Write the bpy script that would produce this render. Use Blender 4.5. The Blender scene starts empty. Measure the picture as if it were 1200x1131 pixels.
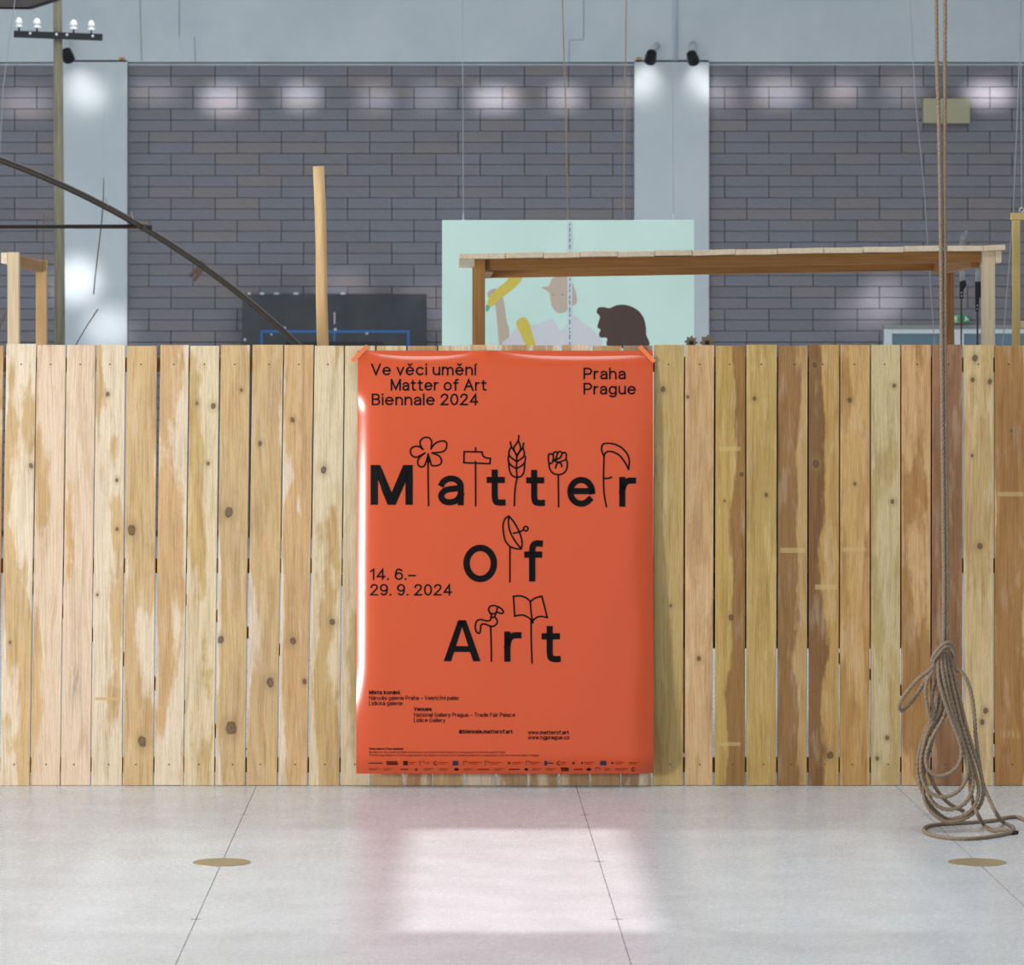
import bpy, math, random, unicodedata
from mathutils import Vector

# ------------------------------------------------------------------ camera, light, exposure
SC = bpy.context.scene
COL = SC.collection
F = 4250.0            # focal length in pixels of the 1200 x 1131 frame
VX, VY = 523.0, 428.0 # vanishing point of the floor joints
EYE = 1.70
FY = EYE * F / 493.0  # distance of the fence front

cam_d = bpy.data.cameras.new('camera')
cam = bpy.data.objects.new('camera', cam_d)
COL.objects.link(cam)
cam.location = (0, 0, EYE)
cam.rotation_euler = (math.pi / 2, 0, 0)
cam_d.sensor_width = 36
cam_d.lens = 36 * F / 1200
cam_d.shift_x = (600 - VX) / 1200
cam_d.shift_y = -(565.5 - VY) / 1200
cam_d.clip_start = 0.5
cam_d.clip_end = 200
cam_d.dof.use_dof = True
cam_d.dof.focus_distance = FY
cam_d.dof.aperture_fstop = 9.0
SC.camera = cam

world = bpy.data.worlds.new('sky')
SC.world = world
world.use_nodes = True
bg = world.node_tree.nodes['Background']
bg.inputs[0].default_value = (0.80, 0.90, 1.0, 1)
bg.inputs[1].default_value = 0.62

def lamp(name, kind, loc, target, energy, color=(1, 1, 1), **kw):
    d = bpy.data.lights.new(name, kind)
    d.energy = energy
    d.color = color
    for k, v in kw.items():
        setattr(d, k, v)
    o = bpy.data.objects.new(name, d)
    COL.objects.link(o)
    o.location = loc
    o.rotation_euler = (Vector(target) - Vector(loc)).to_track_quat('-Z', 'Y').to_euler()
    return o

SUN_DIR = Vector((0.16, 0.34, -0.92)).normalized()
lamp('sun', 'SUN', (0, 0, 20), SUN_DIR + Vector((0, 0, 20)), 2.1, (1.0, 0.97, 0.92), angle=math.radians(0.9))
lamp('window_daylight', 'AREA', (-6.1, 9.5, 1.05), (-0.2, FY, 1.2), 335, (1.0, 0.97, 0.94), shape='RECTANGLE', size=0.9, size_y=1.3)
lamp('roof_fill_front', 'AREA', (0.6, 11.0, 7.9), (0.6, 11.0, 0), 215, (0.88, 0.95, 1.0), shape='RECTANGLE', size=4.5, size_y=2.0)  # unseen area lamp added to brighten the floor and the poster's top edge
lamp('roof_fill_rear', 'AREA', (0.5, 24.5, 7.9), (0.5, 24.5, 0), 730, (0.90, 0.96, 1.0), shape='RECTANGLE', size=12, size_y=10)  # unseen area lamp added under the ceiling to brighten the rear

SC.view_settings.view_transform = 'Standard'
SC.view_settings.look = 'None'
SC.view_settings.gamma = 1
SC.view_settings.use_curve_mapping = False
SC.view_settings.exposure = 0.09

# ------------------------------------------------------------------ helpers
random.seed(7)
ORG = {}

def P(px, py, d):
    return Vector(((px - VX) * d / F, d, EYE - (py - VY) * d / F))

def FL(px, py, z=0.0):
    d = (EYE - z) * F / (py - VY)
    return Vector(((px - VX) * d / F, d, z))

def lin(r, g, b):
    f = lambda c: (c / 255 / 12.92) if c <= 10 else ((c / 255 + 0.055) / 1.055) ** 2.4
    return (f(r), f(g), f(b), 1)

def setp(o, label=None, cat=None, group=None, kind=None):
    if label: o['label'] = label
    if cat: o['category'] = cat
    if group: o['group'] = group
    if kind: o['kind'] = kind
    return o

def empty(name, loc, label=None, cat=None, group=None, kind=None):
    o = bpy.data.objects.new(name, None)
    o.empty_display_size = 0.1
    COL.objects.link(o)
    o.location = loc
    ORG[o.name] = Vector(loc)
    return setp(o, label, cat, group, kind)

class MB:
    def __init__(s):
        s.v = []; s.f = []
    def face(s, *pts):
        n = len(s.v); s.v += [Vector(p) for p in pts]; s.f.append(tuple(range(n, n + len(pts))))
    def box(s, x0, x1, y0, y1, z0, z1, ch=0.0):
        s.hexa([(x0, y0, z0), (x1, y0, z0), (x1, y1, z0), (x0, y1, z0)], [(x0, y0, z1), (x1, y0, z1), (x1, y1, z1), (x0, y1, z1)])
        return s
    def hexa(s, a, b):
        n = len(s.v); k = len(a)
        s.v += [Vector(p) for p in a] + [Vector(p) for p in b]
        s.f.append(tuple(n + i for i in range(k))[::-1])
        s.f.append(tuple(n + k + i for i in range(k)))
        for i in range(k):
            j = (i + 1) % k
            s.f.append((n + i, n + j, n + k + j, n + k + i))
        return s
    def bar(s, p, q, w, h, up=(0, 0, 1)):
        p, q = Vector(p), Vector(q)
        t = (q - p).normalized(); a = t.cross(Vector(up)).normalized(); b = a.cross(t).normalized()
        a = a * (w / 2); b = b * (h / 2)
        s.hexa([p - a - b, p + a - b, p + a + b, p - a + b], [q - a - b, q + a - b, q + a + b, q - a + b])
        return s
    def tube(s, pts, r, n=10, cap=True):
        pts = [Vector(p) for p in pts]
        rs = r if isinstance(r, (list, tuple)) else [r] * len(pts)
        ref = None; base = len(s.v)
        for i, p in enumerate(pts):
            t = (pts[min(i + 1, len(pts) - 1)] - pts[max(i - 1, 0)]).normalized()
            if ref is None:
                ref = t.orthogonal().normalized()
            ref = (ref - t * ref.dot(t)).normalized()
            b = t.cross(ref)
            for k in range(n):
                a = 2 * math.pi * k / n
                s.v.append(p + (ref * math.cos(a) + b * math.sin(a)) * rs[i])
        for i in range(len(pts) - 1):
            for k in range(n):
                k2 = (k + 1) % n
                s.f.append((base + i * n + k, base + i * n + k2, base + (i + 1) * n + k2, base + (i + 1) * n + k))
        if cap:
            s.f.append(tuple(base + k for k in range(n))[::-1])
            e = base + (len(pts) - 1) * n
            s.f.append(tuple(e + k for k in range(n)))
        return s
    def lathe(s, c, prof, n=20, axis='Z'):
        c = Vector(c)
        if axis == 'Z':
            pts = [c + Vector((0, 0, h)) for r, h in prof]
        else:
            pts = [c + Vector((0, h, 0)) for r, h in prof]
        base = len(s.v)
        for p, (r, h) in zip(pts, prof):
            for k in range(n):
                a = 2 * math.pi * k / n
                d = Vector((math.cos(a), math.sin(a), 0)) if axis == 'Z' else Vector((math.cos(a), 0, math.sin(a)))
                s.v.append(p + d * r)
        for i in range(len(prof) - 1):
            for k in range(n):
                k2 = (k + 1) % n
                s.f.append((base + i * n + k, base + i * n + k2, base + (i + 1) * n + k2, base + (i + 1) * n + k))
        s.f.append(tuple(base + k for k in range(n))[::-1])
        e = base + (len(prof) - 1) * n
        s.f.append(tuple(e + k for k in range(n)))
        return s
    def prism(s, poly, d):   # polygon of 3D points extruded by vector d
        d = Vector(d)
        s.hexa([Vector(p) for p in poly], [Vector(p) + d for p in poly])
        return s
    def build(s, name, mat, parent=None, smooth=False, org=None, bevel=0.0, **tag):
        me = bpy.data.meshes.new(name)
        if parent is not None:
            o0 = ORG[parent.name]
        else:
            o0 = Vector((0, 0, 0))
        org = Vector(org) if org is not None else o0
        me.from_pydata([tuple(v - org) for v in s.v], [], s.f)
        me.validate()
        import bmesh
        bm = bmesh.new(); bm.from_mesh(me)
        bmesh.ops.recalc_face_normals(bm, faces=bm.faces)
        if bevel:
            bmesh.ops.bevel(bm, geom=list(bm.edges), offset=bevel, segments=1, affect='EDGES')
        bm.to_mesh(me); bm.free()
        if smooth:
            for p in me.polygons: p.use_smooth = True
        me.materials.append(mat)
        o = bpy.data.objects.new(name, me)
        COL.objects.link(o)
        if parent is not None:
            o.parent = parent
            o.location = org - o0
        else:
            o.location = org
        ORG[o.name] = org
        setp(o, **tag)
        return o

def catmull(pts, n=6, closed=False):
    pts = [Vector(p) for p in pts]
    out = []
    m = len(pts)
    rng = range(m) if closed else range(m - 1)
    for i in rng:
        if closed:
            a, b, c, d = pts[i - 1], pts[i], pts[(i + 1) % m], pts[(i + 2) % m]
        else:
            a, b, c, d = pts[max(i - 1, 0)], pts[i], pts[i + 1], pts[min(i + 2, m - 1)]
        for k in range(n):
            t = k / n
            out.append(0.5 * ((2 * b) + (c - a) * t + (2 * a - 5 * b + 4 * c - d) * t * t + (3 * b - a - 3 * c + d) * t ** 3))
    out.append(pts[0] if closed else pts[-1])
    return out

# ------------------------------------------------------------------ materials
class NT:
    def __init__(s, name, rough=0.6, metal=0.0, spec=0.5):
        s.m = bpy.data.materials.new(name); s.m.use_nodes = True
        s.t = s.m.node_tree; s.b = s.t.nodes['Principled BSDF']
        s.b.inputs['Roughness'].default_value = rough
        s.b.inputs['Metallic'].default_value = metal
        s.b.inputs['Specular IOR Level'].default_value = spec
    def n(s, kind, **kw):
        x = s.t.nodes.new(kind)
        for k, v in kw.items(): setattr(x, k, v)
        return x
    def put(s, sock, val):
        if isinstance(val, bpy.types.NodeSocket): s.t.links.new(val, sock)
        else: sock.default_value = val
    def math(s, op, a, b=0.0, c=0.0, clamp=False):
        x = s.n('ShaderNodeMath', operation=op, use_clamp=clamp)
        s.put(x.inputs[0], a); s.put(x.inputs[1], b); s.put(x.inputs[2], c)
        return x.outputs[0]
    def mix(s, f, a, b, blend='MIX'):
        x = s.n('ShaderNodeMix', data_type='RGBA', blend_type=blend)
        s.put(x.inputs['Factor'], f); s.put(x.inputs['A'], a); s.put(x.inputs['B'], b)
        return [o for o in x.outputs if o.type == 'RGBA'][0]
    def coord(s, scale=(1, 1, 1), off=(0, 0, 0)):
        c = s.n('ShaderNodeTexCoord'); mp = s.n('ShaderNodeMapping')
        s.t.links.new(c.outputs['Object'], mp.inputs[0])
        mp.inputs['Scale'].default_value = scale; mp.inputs['Location'].default_value = off
        return mp.outputs[0]
    def noise(s, vec, scale, detail=3, rough=0.5, dist=0.0):
        x = s.n('ShaderNodeTexNoise'); s.put(x.inputs['Vector'], vec)
        x.inputs['Scale'].default_value = scale; x.inputs['Detail'].default_value = detail
        x.inputs['Roughness'].default_value = rough; x.inputs['Distortion'].default_value = dist
        return x.outputs[0]
    def ramp(s, v, lo, hi, interp='SMOOTHSTEP'):
        x = s.n('ShaderNodeMapRange', interpolation_type=interp); s.put(x.inputs[0], v)
        x.inputs[1].default_value = lo; x.inputs[2].default_value = hi
        return x.outputs[0]
    def bump(s, h, strength, dist=0.002):
        x = s.n('ShaderNodeBump'); x.inputs['Strength'].default_value = strength; x.inputs['Distance'].default_value = dist
        s.put(x.inputs['Height'], h); s.t.links.new(x.outputs[0], s.b.inputs['Normal'])
    def col(s, c): s.put(s.b.inputs['Base Color'], c); return s

def plain(name, c, rough=0.5, metal=0.0, var=0.06, scale=30, spec=0.5):
    k = NT(name, rough, metal, spec)
    nz = k.noise(k.coord(), scale, 3)
    d = tuple(x * (1 - 2 * var) for x in c[:3]) + (1,)
    k.col(k.mix(nz, d, c))
    return k.m

def timber(name, c1, c2, axis='Z', rough=0.65, seed=0.0):
    k = NT(name, rough, spec=0.3)
    sc = {'Z': (1, 1, 0.05), 'X': (0.05, 1, 1), 'Y': (1, 0.05, 1)}[axis]
    v = k.coord(sc, (seed, seed * 1.7, seed * .3))
    g = k.noise(v, 70, 4, 0.6, 0.4)
    b = k.noise(v, 9, 3)
    f = k.math('ADD', k.math('MULTIPLY', g, .55), k.math('MULTIPLY', b, .45))
    k.col(k.mix(k.ramp(f, .3, .7), c1, c2))
    k.bump(g, .15)
    return k.m

def plank_mat(name, base, stain, amt, side, seed, knots, marks=(), soft=0.04):
    """pale sawn board with sharp-edged darker patches, fine grain, knots and nail heads;
       knots and marks in board coordinates (metres)"""
    k = NT(name, 0.62, spec=0.3)
    tc = k.n('ShaderNodeTexCoord'); sep = k.n('ShaderNodeSeparateXYZ')
    k.t.links.new(tc.outputs['Object'], sep.inputs[0])
    X, Z = sep.outputs[0], sep.outputs[2]
    so = (seed * 3.1, seed * 1.3, seed * 2.3)
    warp = k.noise(k.coord((1, 1, .25), so), 7, 2)
    xw = k.math('ADD', X, k.math('MULTIPLY', k.math('SUBTRACT', warp, .5), .05))
    # grain lines
    comb = k.n('ShaderNodeCombineXYZ')
    k.put(comb.inputs[0], xw); k.put(comb.inputs[1], seed); k.put(comb.inputs[2], k.math('MULTIPLY', Z, .022))
    grain = k.noise(comb.outputs[0], 190, 2, .6)
    comb2 = k.n('ShaderNodeCombineXYZ')
    k.put(comb2.inputs[0], xw); k.put(comb2.inputs[1], seed + 5.); k.put(comb2.inputs[2], k.math('MULTIPLY', Z, .1))
    wide = k.noise(comb2.outputs[0], 34, 2, .5)
    fibre = k.noise(k.coord((1, 1, .12), so), 420, 2, .6)
    # stain patches
    sm = k.noise(k.coord((1, 1, .2), so), 8, 3, .5, .2)
    s2 = k.noise(k.coord((1, 1, .55), (so[0] + 9, so[1], so[2])), 38, 3, .6)
    f = k.math('ADD', sm, k.math('MULTIPLY', k.math('SUBTRACT', s2, .5), .13))
    f = k.math('ADD', f, k.math('MULTIPLY', X, side))
    # heartwood runs up the middle, the sapwood edges stay pale
    edge = k.ramp(k.math('ABSOLUTE', X), .038, .064)
    f = k.math('SUBTRACT', f, k.math('MULTIPLY', edge, .10))
    thr = .72 - amt * .44
    mask = k.ramp(f, thr - soft, thr + soft)
    tint = k.noise(k.coord((1, 1, .4), (so[2], so[0], so[1])), 6, 2)
    c_stain = k.mix(k.ramp(tint, .35, .65), stain, tuple(c * .86 for c in stain[:3]) + (1,))
    c = k.mix(k.math('MULTIPLY', mask, .78), base, c_stain)
    mot = k.noise(k.coord((1, 1, .35), (so[1], so[2], so[0])), 30, 4, .65)
    c = k.mix(k.math('MULTIPLY', k.ramp(mot, .45, .7), .30), c, k.mix(1.0, c, (.86, .72, .52, 1), 'MULTIPLY'))
    pal = k.noise(k.coord((1, 1, .18), (so[2] + 4, so[2], so[0])), 24, 3, .6)
    c = k.mix(k.math('MULTIPLY', k.ramp(pal, .52, .7), .35), c, k.mix(.5, c, (.86, .76, .60, 1)))
    # long arched growth rings
    zz = k.math('MULTIPLY', k.math('SUBTRACT', Z, .5 + (seed * .37) % 1.0), .10)
    rr = k.math('ADD', k.math('ABSOLUTE', xw), k.math('MULTIPLY', k.math('MULTIPLY', zz, zz), 4.0))
    ring = k.math('SINE', k.math('MULTIPLY', k.math('ADD', rr, k.math('MULTIPLY', warp, .02)), 520.0))
    c = k.mix(k.math('MULTIPLY', k.ramp(ring, .35, 1.0), .16), c, k.mix(1.0, c, (.62, .46, .30, 1), 'MULTIPLY'))
    dk = k.math('ADD', k.math('MULTIPLY', k.ramp(grain, .42, .72), .30), k.math('MULTIPLY', k.ramp(wide, .48, .66), .24))
    dk = k.math('ADD', dk, k.math('MULTIPLY', k.ramp(fibre, .4, .8), .22))
    c = k.mix(dk, c, k.mix(1.0, c, (.50, .36, .22, 1), 'MULTIPLY'))
    for (kx, kz, r) in knots:
        dx = k.math('SUBTRACT', X, kx); dz = k.math('MULTIPLY', k.math('SUBTRACT', Z, kz), .8)
        wob = k.math('MULTIPLY', k.math('SUBTRACT', s2, .5), r * 1.6)
        dist = k.math('ADD', k.math('SQRT', k.math('ADD', k.math('MULTIPLY', dx, dx), k.math('MULTIPLY', dz, dz))), wob)
        halo = k.math('MULTIPLY', k.ramp(dist, r * 3.4, r * .9), .35)
        c = k.mix(halo, c, (.30, .19, .09, 1))
        kr = k.ramp(k.math('SINE', k.math('MULTIPLY', dist, 5.5 / r)), -.2, .9)
        kc = k.mix(kr, (.10, .058, .030, 1), (.15, .092, .048, 1))
        c = k.mix(k.math('MULTIPLY', k.ramp(dist, r * 1.2, r * .75), .85), c, kc)
    fibre2 = k.noise(k.coord((1, 1, .1), so), 90, 3, .7)
    for (kx, kz, hw, hh, cc, st) in marks:
        mx = k.ramp(k.math('ABSOLUTE', k.math('SUBTRACT', X, kx)), hw, hw * (.8 if hh < .02 else .2))
        mz = k.ramp(k.math('ABSOLUTE', k.math('SUBTRACT', Z, kz)), hh, hh * (.7 if hh < .02 else .1))
        br = k.ramp(fibre2, .42, .62) if hh > .02 else 1.0
        c = k.mix(k.math('MULTIPLY', k.math('MULTIPLY', k.math('MULTIPLY', mx, mz), br), st), c, cc)
    k.col(c)
    k.bump(grain, .12, .001)
    return k.m

M_TIMB_L = timber('pale_timber', lin(226, 206, 176), lin(205, 178, 140))
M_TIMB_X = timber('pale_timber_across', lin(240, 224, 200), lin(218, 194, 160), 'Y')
M_TIMB_B = timber('brown_shaded_timber', lin(178, 130, 78), lin(150, 104, 58), 'Z', seed=2)  # brown timbers: shade below the table top is put into the colour
M_TIMB_BX = timber('brown_shaded_timber_across', lin(178, 130, 78), lin(145, 100, 56), 'X', seed=3)
M_TIMB_BY = timber('brown_shaded_timber_deep', lin(172, 125, 75), lin(145, 100, 56), 'Y', seed=4)
M_TIMB_Y = timber('yellow_timber', lin(222, 196, 138), lin(196, 164, 100), 'Z', seed=5)
M_RAIL = timber('rail_timber', lin(150, 105, 65), lin(118, 78, 45), 'X', seed=6)
M_LOG = timber('peeled_log', lin(230, 196, 146), lin(204, 162, 110), 'Z', seed=8)
M_POLE = timber('weathered_pole', lin(146, 139, 116), lin(100, 95, 78), 'Z', seed=9)
M_STEEL = plain('dark_steel', lin(66, 58, 52), .45, .6, .15, 20)
M_BLACK = plain('black_metal', lin(26, 28, 32), .45, .2)
M_WIRE = plain('steel_wire', lin(160, 165, 172), .45, .2)
M_CORD = plain('hemp_cord', lin(150, 132, 110), .9)
M_CHROME = plain('bright_steel', lin(205, 208, 212), .25, .9)
M_PORC = plain('white_porcelain', lin(245, 245, 245), .2, 0, .01)
M_PLASTER = None

# ------------------------------------------------------------------ setting: floor
def terrazzo():
    k = NT('terrazzo', .20, spec=.2)
    v = k.coord()
    a = k.noise(v, 4, 3)
    b = k.noise(v, 170, 2, .7)
    c = k.noise(v, 46, 3, .7)
    base = k.mix(k.ramp(a, .3, .7), lin(206, 209, 213), lin(216, 219, 223))
    base = k.mix(k.math('MULTIPLY', k.ramp(b, .55, .75), .22), base, lin(140, 136, 132))
    base = k.mix(k.math('MULTIPLY', k.ramp(c, .60, .72), .25), base, lin(232, 230, 226))
    k.col(base)
    k.put(k.b.inputs['Roughness'], k.math('ADD', .22, k.math('MULTIPLY', c, .10)))
    return k.m
M_TERR = terrazzo()
M_JOINT = plain('joint_filler', lin(112, 100, 94), .7)

fb = MB().box(-16, 16, -8, 44, -.12, -.0012)
floor = fb.build('floor', M_JOINT, kind='structure', label='pale speckled terrazzo floor laid in large square slabs')
TS = 1.2915
X0 = (675 - VX) * FY / F
Y0 = EYE * F / (955 - VY)
for i in range(-5, 6):
    for j in range(-5, 6):
        ya, yb = Y0 + j * TS, Y0 + (j + 1) * TS
        MB().box(X0 + i * TS + .0014, X0 + (i + 1) * TS - .0014, ya + .0004, yb - .0004, -.001, 0).build('floor_slab', M_TERR, floor)
xa, xb, ya, yb = X0 - 5 * TS, X0 + 6 * TS, Y0 - 5 * TS, Y0 + 6 * TS
outer = MB()
outer.box(-16, 16, -8, ya, -.001, 0); outer.box(-16, 16, yb, 44, -.001, 0)
outer.box(-16, xa, ya, yb, -.001, 0); outer.box(xb, 16, ya, yb, -.001, 0)
setp(outer.build('outer_floor_slabs', M_TERR, floor), kind='stuff')
M_TICK = plain('joint_cross_metal', lin(120, 92, 80), .5, .3)
for i in (-1, 0, 1):
    for j in (0, -1, -2, -3):
        if (i, j) in ((-1, -1), (1, -1)):
            continue
        x = X0 + i * TS; y = Y0 + j * TS
        MB().box(x - .016, x + .016, y - .004, y + .004, -.0006, .0006).build('joint_cross', M_TICK, floor)
M_BRASS = plain('dull_brass', lin(168, 150, 112), .45, .35, .1, 40)
for i, lab in ((-1, 'round brass cover set in the floor left of the poster'), (1, 'round brass cover set in the floor below the coiled rope')):
    c = (X0 + i * TS, Y0 - TS - .02, 0)
    b = MB().lathe(c, [(.099, 0), (.099, .0015), (.094, .002)], 40)
    r = b.build('floor_cover', M_BRASS, None, org=c, label=lab, cat='floor cover', group='brass floor covers')

# ------------------------------------------------------------------ setting: back wall
WD = 36.0
S = WD / F
def plaster():
    k = NT('grey_white_plaster', .75, spec=.25)
    a = k.noise(k.coord(), 1.1, 4, .6); b = k.noise(k.coord(), 26, 3)
    c = k.mix(k.ramp(a, .3, .7), lin(196, 204, 210), lin(208, 215, 219))
    k.col(k.mix(k.math('MULTIPLY', b, .2), c, lin(182, 190, 196)))
    k.bump(b, .05)
    return k.m
M_PLASTER = plaster()
def brickm():
    k = NT('grey_block', .85, spec=.2)
    oi = k.n('ShaderNodeObjectInfo')
    r = oi.outputs['Random']
    c1 = k.mix(r, lin(128, 125, 132), lin(142, 134, 134))
    r2 = k.math('FRACT', k.math('MULTIPLY', r, 7.31))
    c2 = k.mix(r2, c1, lin(132, 133, 144))
    nz = k.noise(k.coord(), 60, 3, .7); n2 = k.noise(k.coord((1, 1, 1)), 5, 2)
    c3 = k.mix(k.math('MULTIPLY', k.ramp(nz, .4, .7), .35), c2, lin(104, 100, 102))
    k.col(k.mix(k.math('MULTIPLY', n2, .2), c3, lin(150, 146, 148)))
    k.bump(nz, .3, .003)
    return k.m
M_BRICK = brickm()
M_MORTAR = plain('mortar', lin(92, 86, 86), .9)
BL, BH = 51.75 * S, 13.0 * S
ZT = P(0, 76, WD).z
def brick_mesh(w):
    b = MB(); g = .0032
    b.box(-w / 2 + g, w / 2 - g, -.02, .03, -BH / 2 + g * .8, BH / 2 - g * .8)
    o = b.build('brick', M_BRICK, bevel=.0025)
    me = o.data
    bpy.data.objects.remove(o)
    return me
BM = {}
def bay(name, px0, px1, phase, label, vis0, vis1, hide):
    x0, x1 = (px0 - VX) * S, (px1 - VX) * S
    wall = MB().box(x0, x1, WD + .012, WD + .35, 0, ZT).build(name, M_MORTAR, kind='structure', label=label)
    low = MB()
    nrow = int(ZT / BH) + 1
    for r in range(nrow):
        zc = ZT - (r + .5) * BH
        if zc - BH / 2 < 0: break
        off = phase + (25.875 if (r // 2) % 2 else 0)
        k0 = math.floor((px0 - off) / 51.75)
        k = k0
        while off + k * 51.75 < px1 - .5:
            a = max(px0, off + k * 51.75); b = min(px1, off + (k + 1) * 51.75)
            k += 1
            if b - a < 2: continue
            py = 76 + (r + .5) * 13
            w = round((b - a) * S, 3); xc = ((a + b) / 2 - VX) * S
            if py < 405 and b > vis0 and a < vis1 and not any(h[0] < a and b < h[1] and py - 7 > h[2] for h in hide):
                if w not in BM: BM[w] = brick_mesh(w)
                o = bpy.data.objects.new('brick', BM[w]); COL.objects.link(o)
                o.parent = wall; o.location = (xc, WD + random.uniform(-.004, .004), zc)
            else:
                low.box(xc - w / 2 + .006, xc + w / 2 - .006, WD - .02, WD + .03, zc - BH / 2 + .005, zc + BH / 2 - .005)
    if low.v:
        setp(low.build('brick_courses', M_BRICK, wall), kind='stuff')
    return wall
bay('wall_back_left', -420, 75, 17.5, 'grey block wall bay at the left edge behind the wooden pole', -60, 80, [])
bay('wall_back_middle', 150, 744, 407.5 - 51.75 * 5, 'wide grey block wall bay between the two white columns', 100, 800, [(290, 498, 344), (520, 744, 300)])
bay('wall_back_right', 830, 1560, 875 - 51.75, 'grey block wall bay right of the white column', 800, 1262, [(1036, 1262, 385)])
# plaster beam, columns
zb = P(0, 73.5, WD).z
beam = MB().box(-420 * S - 5, 1560 * S + 1, WD - .10, WD + .4, zb, 8.2).build('trim_1', M_PLASTER, kind='structure', label='pale grey plaster beam above the block wall')
M_EDGE = plain('beam_edge', lin(120, 126, 128), .7)
for k, (a, b) in enumerate(((-420, 75), (150, 743), (830, 1560))):
    MB().box((a - VX) * S, (b - VX) * S, WD - .035, WD + .02, P(0, 77, WD).z, P(0, 74.6, WD).z).build('edge_strip', M_PLASTER, beam)
for k, (a, b) in enumerate(((74, 150), (743, 830))):
    c = MB().box((a - VX) * S, (b - VX) * S, WD - .10, WD + .3, 0, P(0, 71.5, WD).z)
    c.build('trim_%d' % (k + 2), M_PLASTER, kind='structure', label=('white plaster column left of the steel arch' if k == 0 else 'white plaster column behind the mint painting'))
M_OCHRE = plain('ochre_chip', lin(190, 150, 80), .8)
M_CRACK = plain('plaster_joint', lin(138, 146, 152), .9)
def wline(px0, py0, px1, py1, w, mat, d=WD - .103):
    a, b = P(px0, py0, d), P(px1, py1, d)
    MB().bar(a, b, w, w * .5, up=(0, 1, 0)).build('plaster_joint', mat, beam)
for q in ((164, 0, 166, 71, .006), (210, 0, 210, 42, .006), (228, 43, 229, 72, .006), (684, 0, 684, 46, .006), (667, 47, 684, 46.5, .005), (667, 47, 667, 73, .006)):
    wline(*q, M_CRACK)
M_PIPE = plain('pale_conduit', lin(196, 208, 222), .5)
MB().tube([P(792, -300, WD - .12), P(792, 71, WD - .12)], .014, 8).build('conduit', M_PIPE, beam, smooth=True)
for a, b in ((141, 147), (745.5, 750.5)):
    MB().box((a - VX) * S, (b - VX) * S, WD - .115, WD - .10, P(0, 71.5, WD).z, P(0, 68.5, WD).z).build('ochre_chip', M_OCHRE, beam)

# side wall (right, outside the frame), ceiling with openings added to shape the sun patches on the floor
M_WHITE = plain('white_paint', lin(222, 222, 220), .8)
MB().box(9, 9.3, -8, WD, 0, 8).build('wall_right', M_WHITE, kind='structure', label='plain white side wall right of the hall')
CZ = 8.0
def sky_hole(px0, px1, py0, py1):
    a, b = FL(px0, 1032), FL(px1, 1032)
    y1 = EYE * F / (py0 - VY); y0 = EYE * F / (py1 - VY)
    sh = SUN_DIR * (CZ / -SUN_DIR.z)
    return (a.x - sh.x, b.x - sh.x, y0 - sh.y, y1 - sh.y)
holes = [sky_hole(70, 425, 972, 1097), sky_hole(462, 750, 972, 1097), sky_hole(800, 1095, 972, 1097)]
cb = MB()
hx = [holes[0][0], holes[0][1], holes[1][0], holes[1][1], holes[2][0], holes[2][1]]
hy0, hy1 = holes[0][2], holes[0][3]
cb.box(-9, 9, -8, hy0, CZ, CZ + .2); cb.box(-9, 9, hy1, WD, CZ, CZ + .2)
xs = [-9] + hx + [9]
for a, b in zip(xs[0::2], xs[1::2]):
    cb.box(a, b, hy0, hy1, CZ, CZ + .2)
ceil = cb.build('ceiling', M_WHITE, kind='structure', label='white hall ceiling with added roof openings that shape the sun patches')
def pane(name, f):
    m = bpy.data.materials.new(name); m.use_nodes = True
    nt = m.node_tree; nt.nodes.clear()
    o = nt.nodes.new('ShaderNodeOutputMaterial'); t = nt.nodes.new('ShaderNodeBsdfTransparent')
    t.inputs[0].default_value = f
    nt.links.new(t.outputs[0], o.inputs[0])
    return m
M_P1, M_P2 = pane('clear_roof_glass', (.95, .96, .97, 1)), pane('sun_dimming_pane', (.42, .44, .45, 1))  # side panes tinted to weaken the outer sun patches
for h, m in zip(holes, (M_P2, M_P1, M_P2)):
    MB().box(h[0], h[1], h[2], h[3], CZ + .05, CZ + .06).build('sun_patch_pane', m, ceil)

# ------------------------------------------------------------------ fence
top = [(-66, -32.5), (-31, 4), (7.6, 42.5), (43.6, 77), (78.8, 112), (113, 146.7), (149, 184), (188, 221.3), (223, 257), (259, 293), (296, 332), (333.3, 367.6), (369, 403.3), (404.5, 439.5),
       (441.5, 476), (478, 512), (514, 548.5), (550.5, 584), (586, 620), (622, 656), (658.5, 692), (694.7, 728.5), (730.7, 764.5),
       (766.8, 801.8), (803.2, 837), (839, 873.5), (874.8, 910.4), (912.4, 946.6), (948.4, 983.5), (985, 1019.4), (1021, 1055.2), (1056.8, 1091), (1092.8, 1127.6), (1129.3, 1164), (1166, 1201), (1203, 1237)]
bot = [(-73, -39), (-37, -2.5), (0, 34.6), (36, 70), (71.3, 105.7), (107.2, 142.8), (144.3, 179.5), (180.8, 214.7), (215.6, 250.8), (252.4, 287.2), (289, 324.6), (326, 360), (362, 397.6), (399, 433.8),
       (435.5, 471), (472.6, 506), (507.4, 543), (545, 580.3), (582, 617.8), (619, 654.3), (656, 690.3), (692, 726.8), (728.5, 763.2),
       (765.4, 800.3), (803, 834.8), (838, 873), (875, 909.5), (911.5, 945.6), (948, 982.8), (984.5, 1019), (1021, 1055), (1057, 1090.3), (1092.3, 1127.5), (1129.5, 1164), (1166.3, 1201), (1203, 1237)]
pale, pink = lin(228, 211, 186), lin(226, 202, 176)
cream = lin(224, 206, 172)
tan, orange = lin(206, 170, 112), lin(208, 164, 104)
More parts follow.
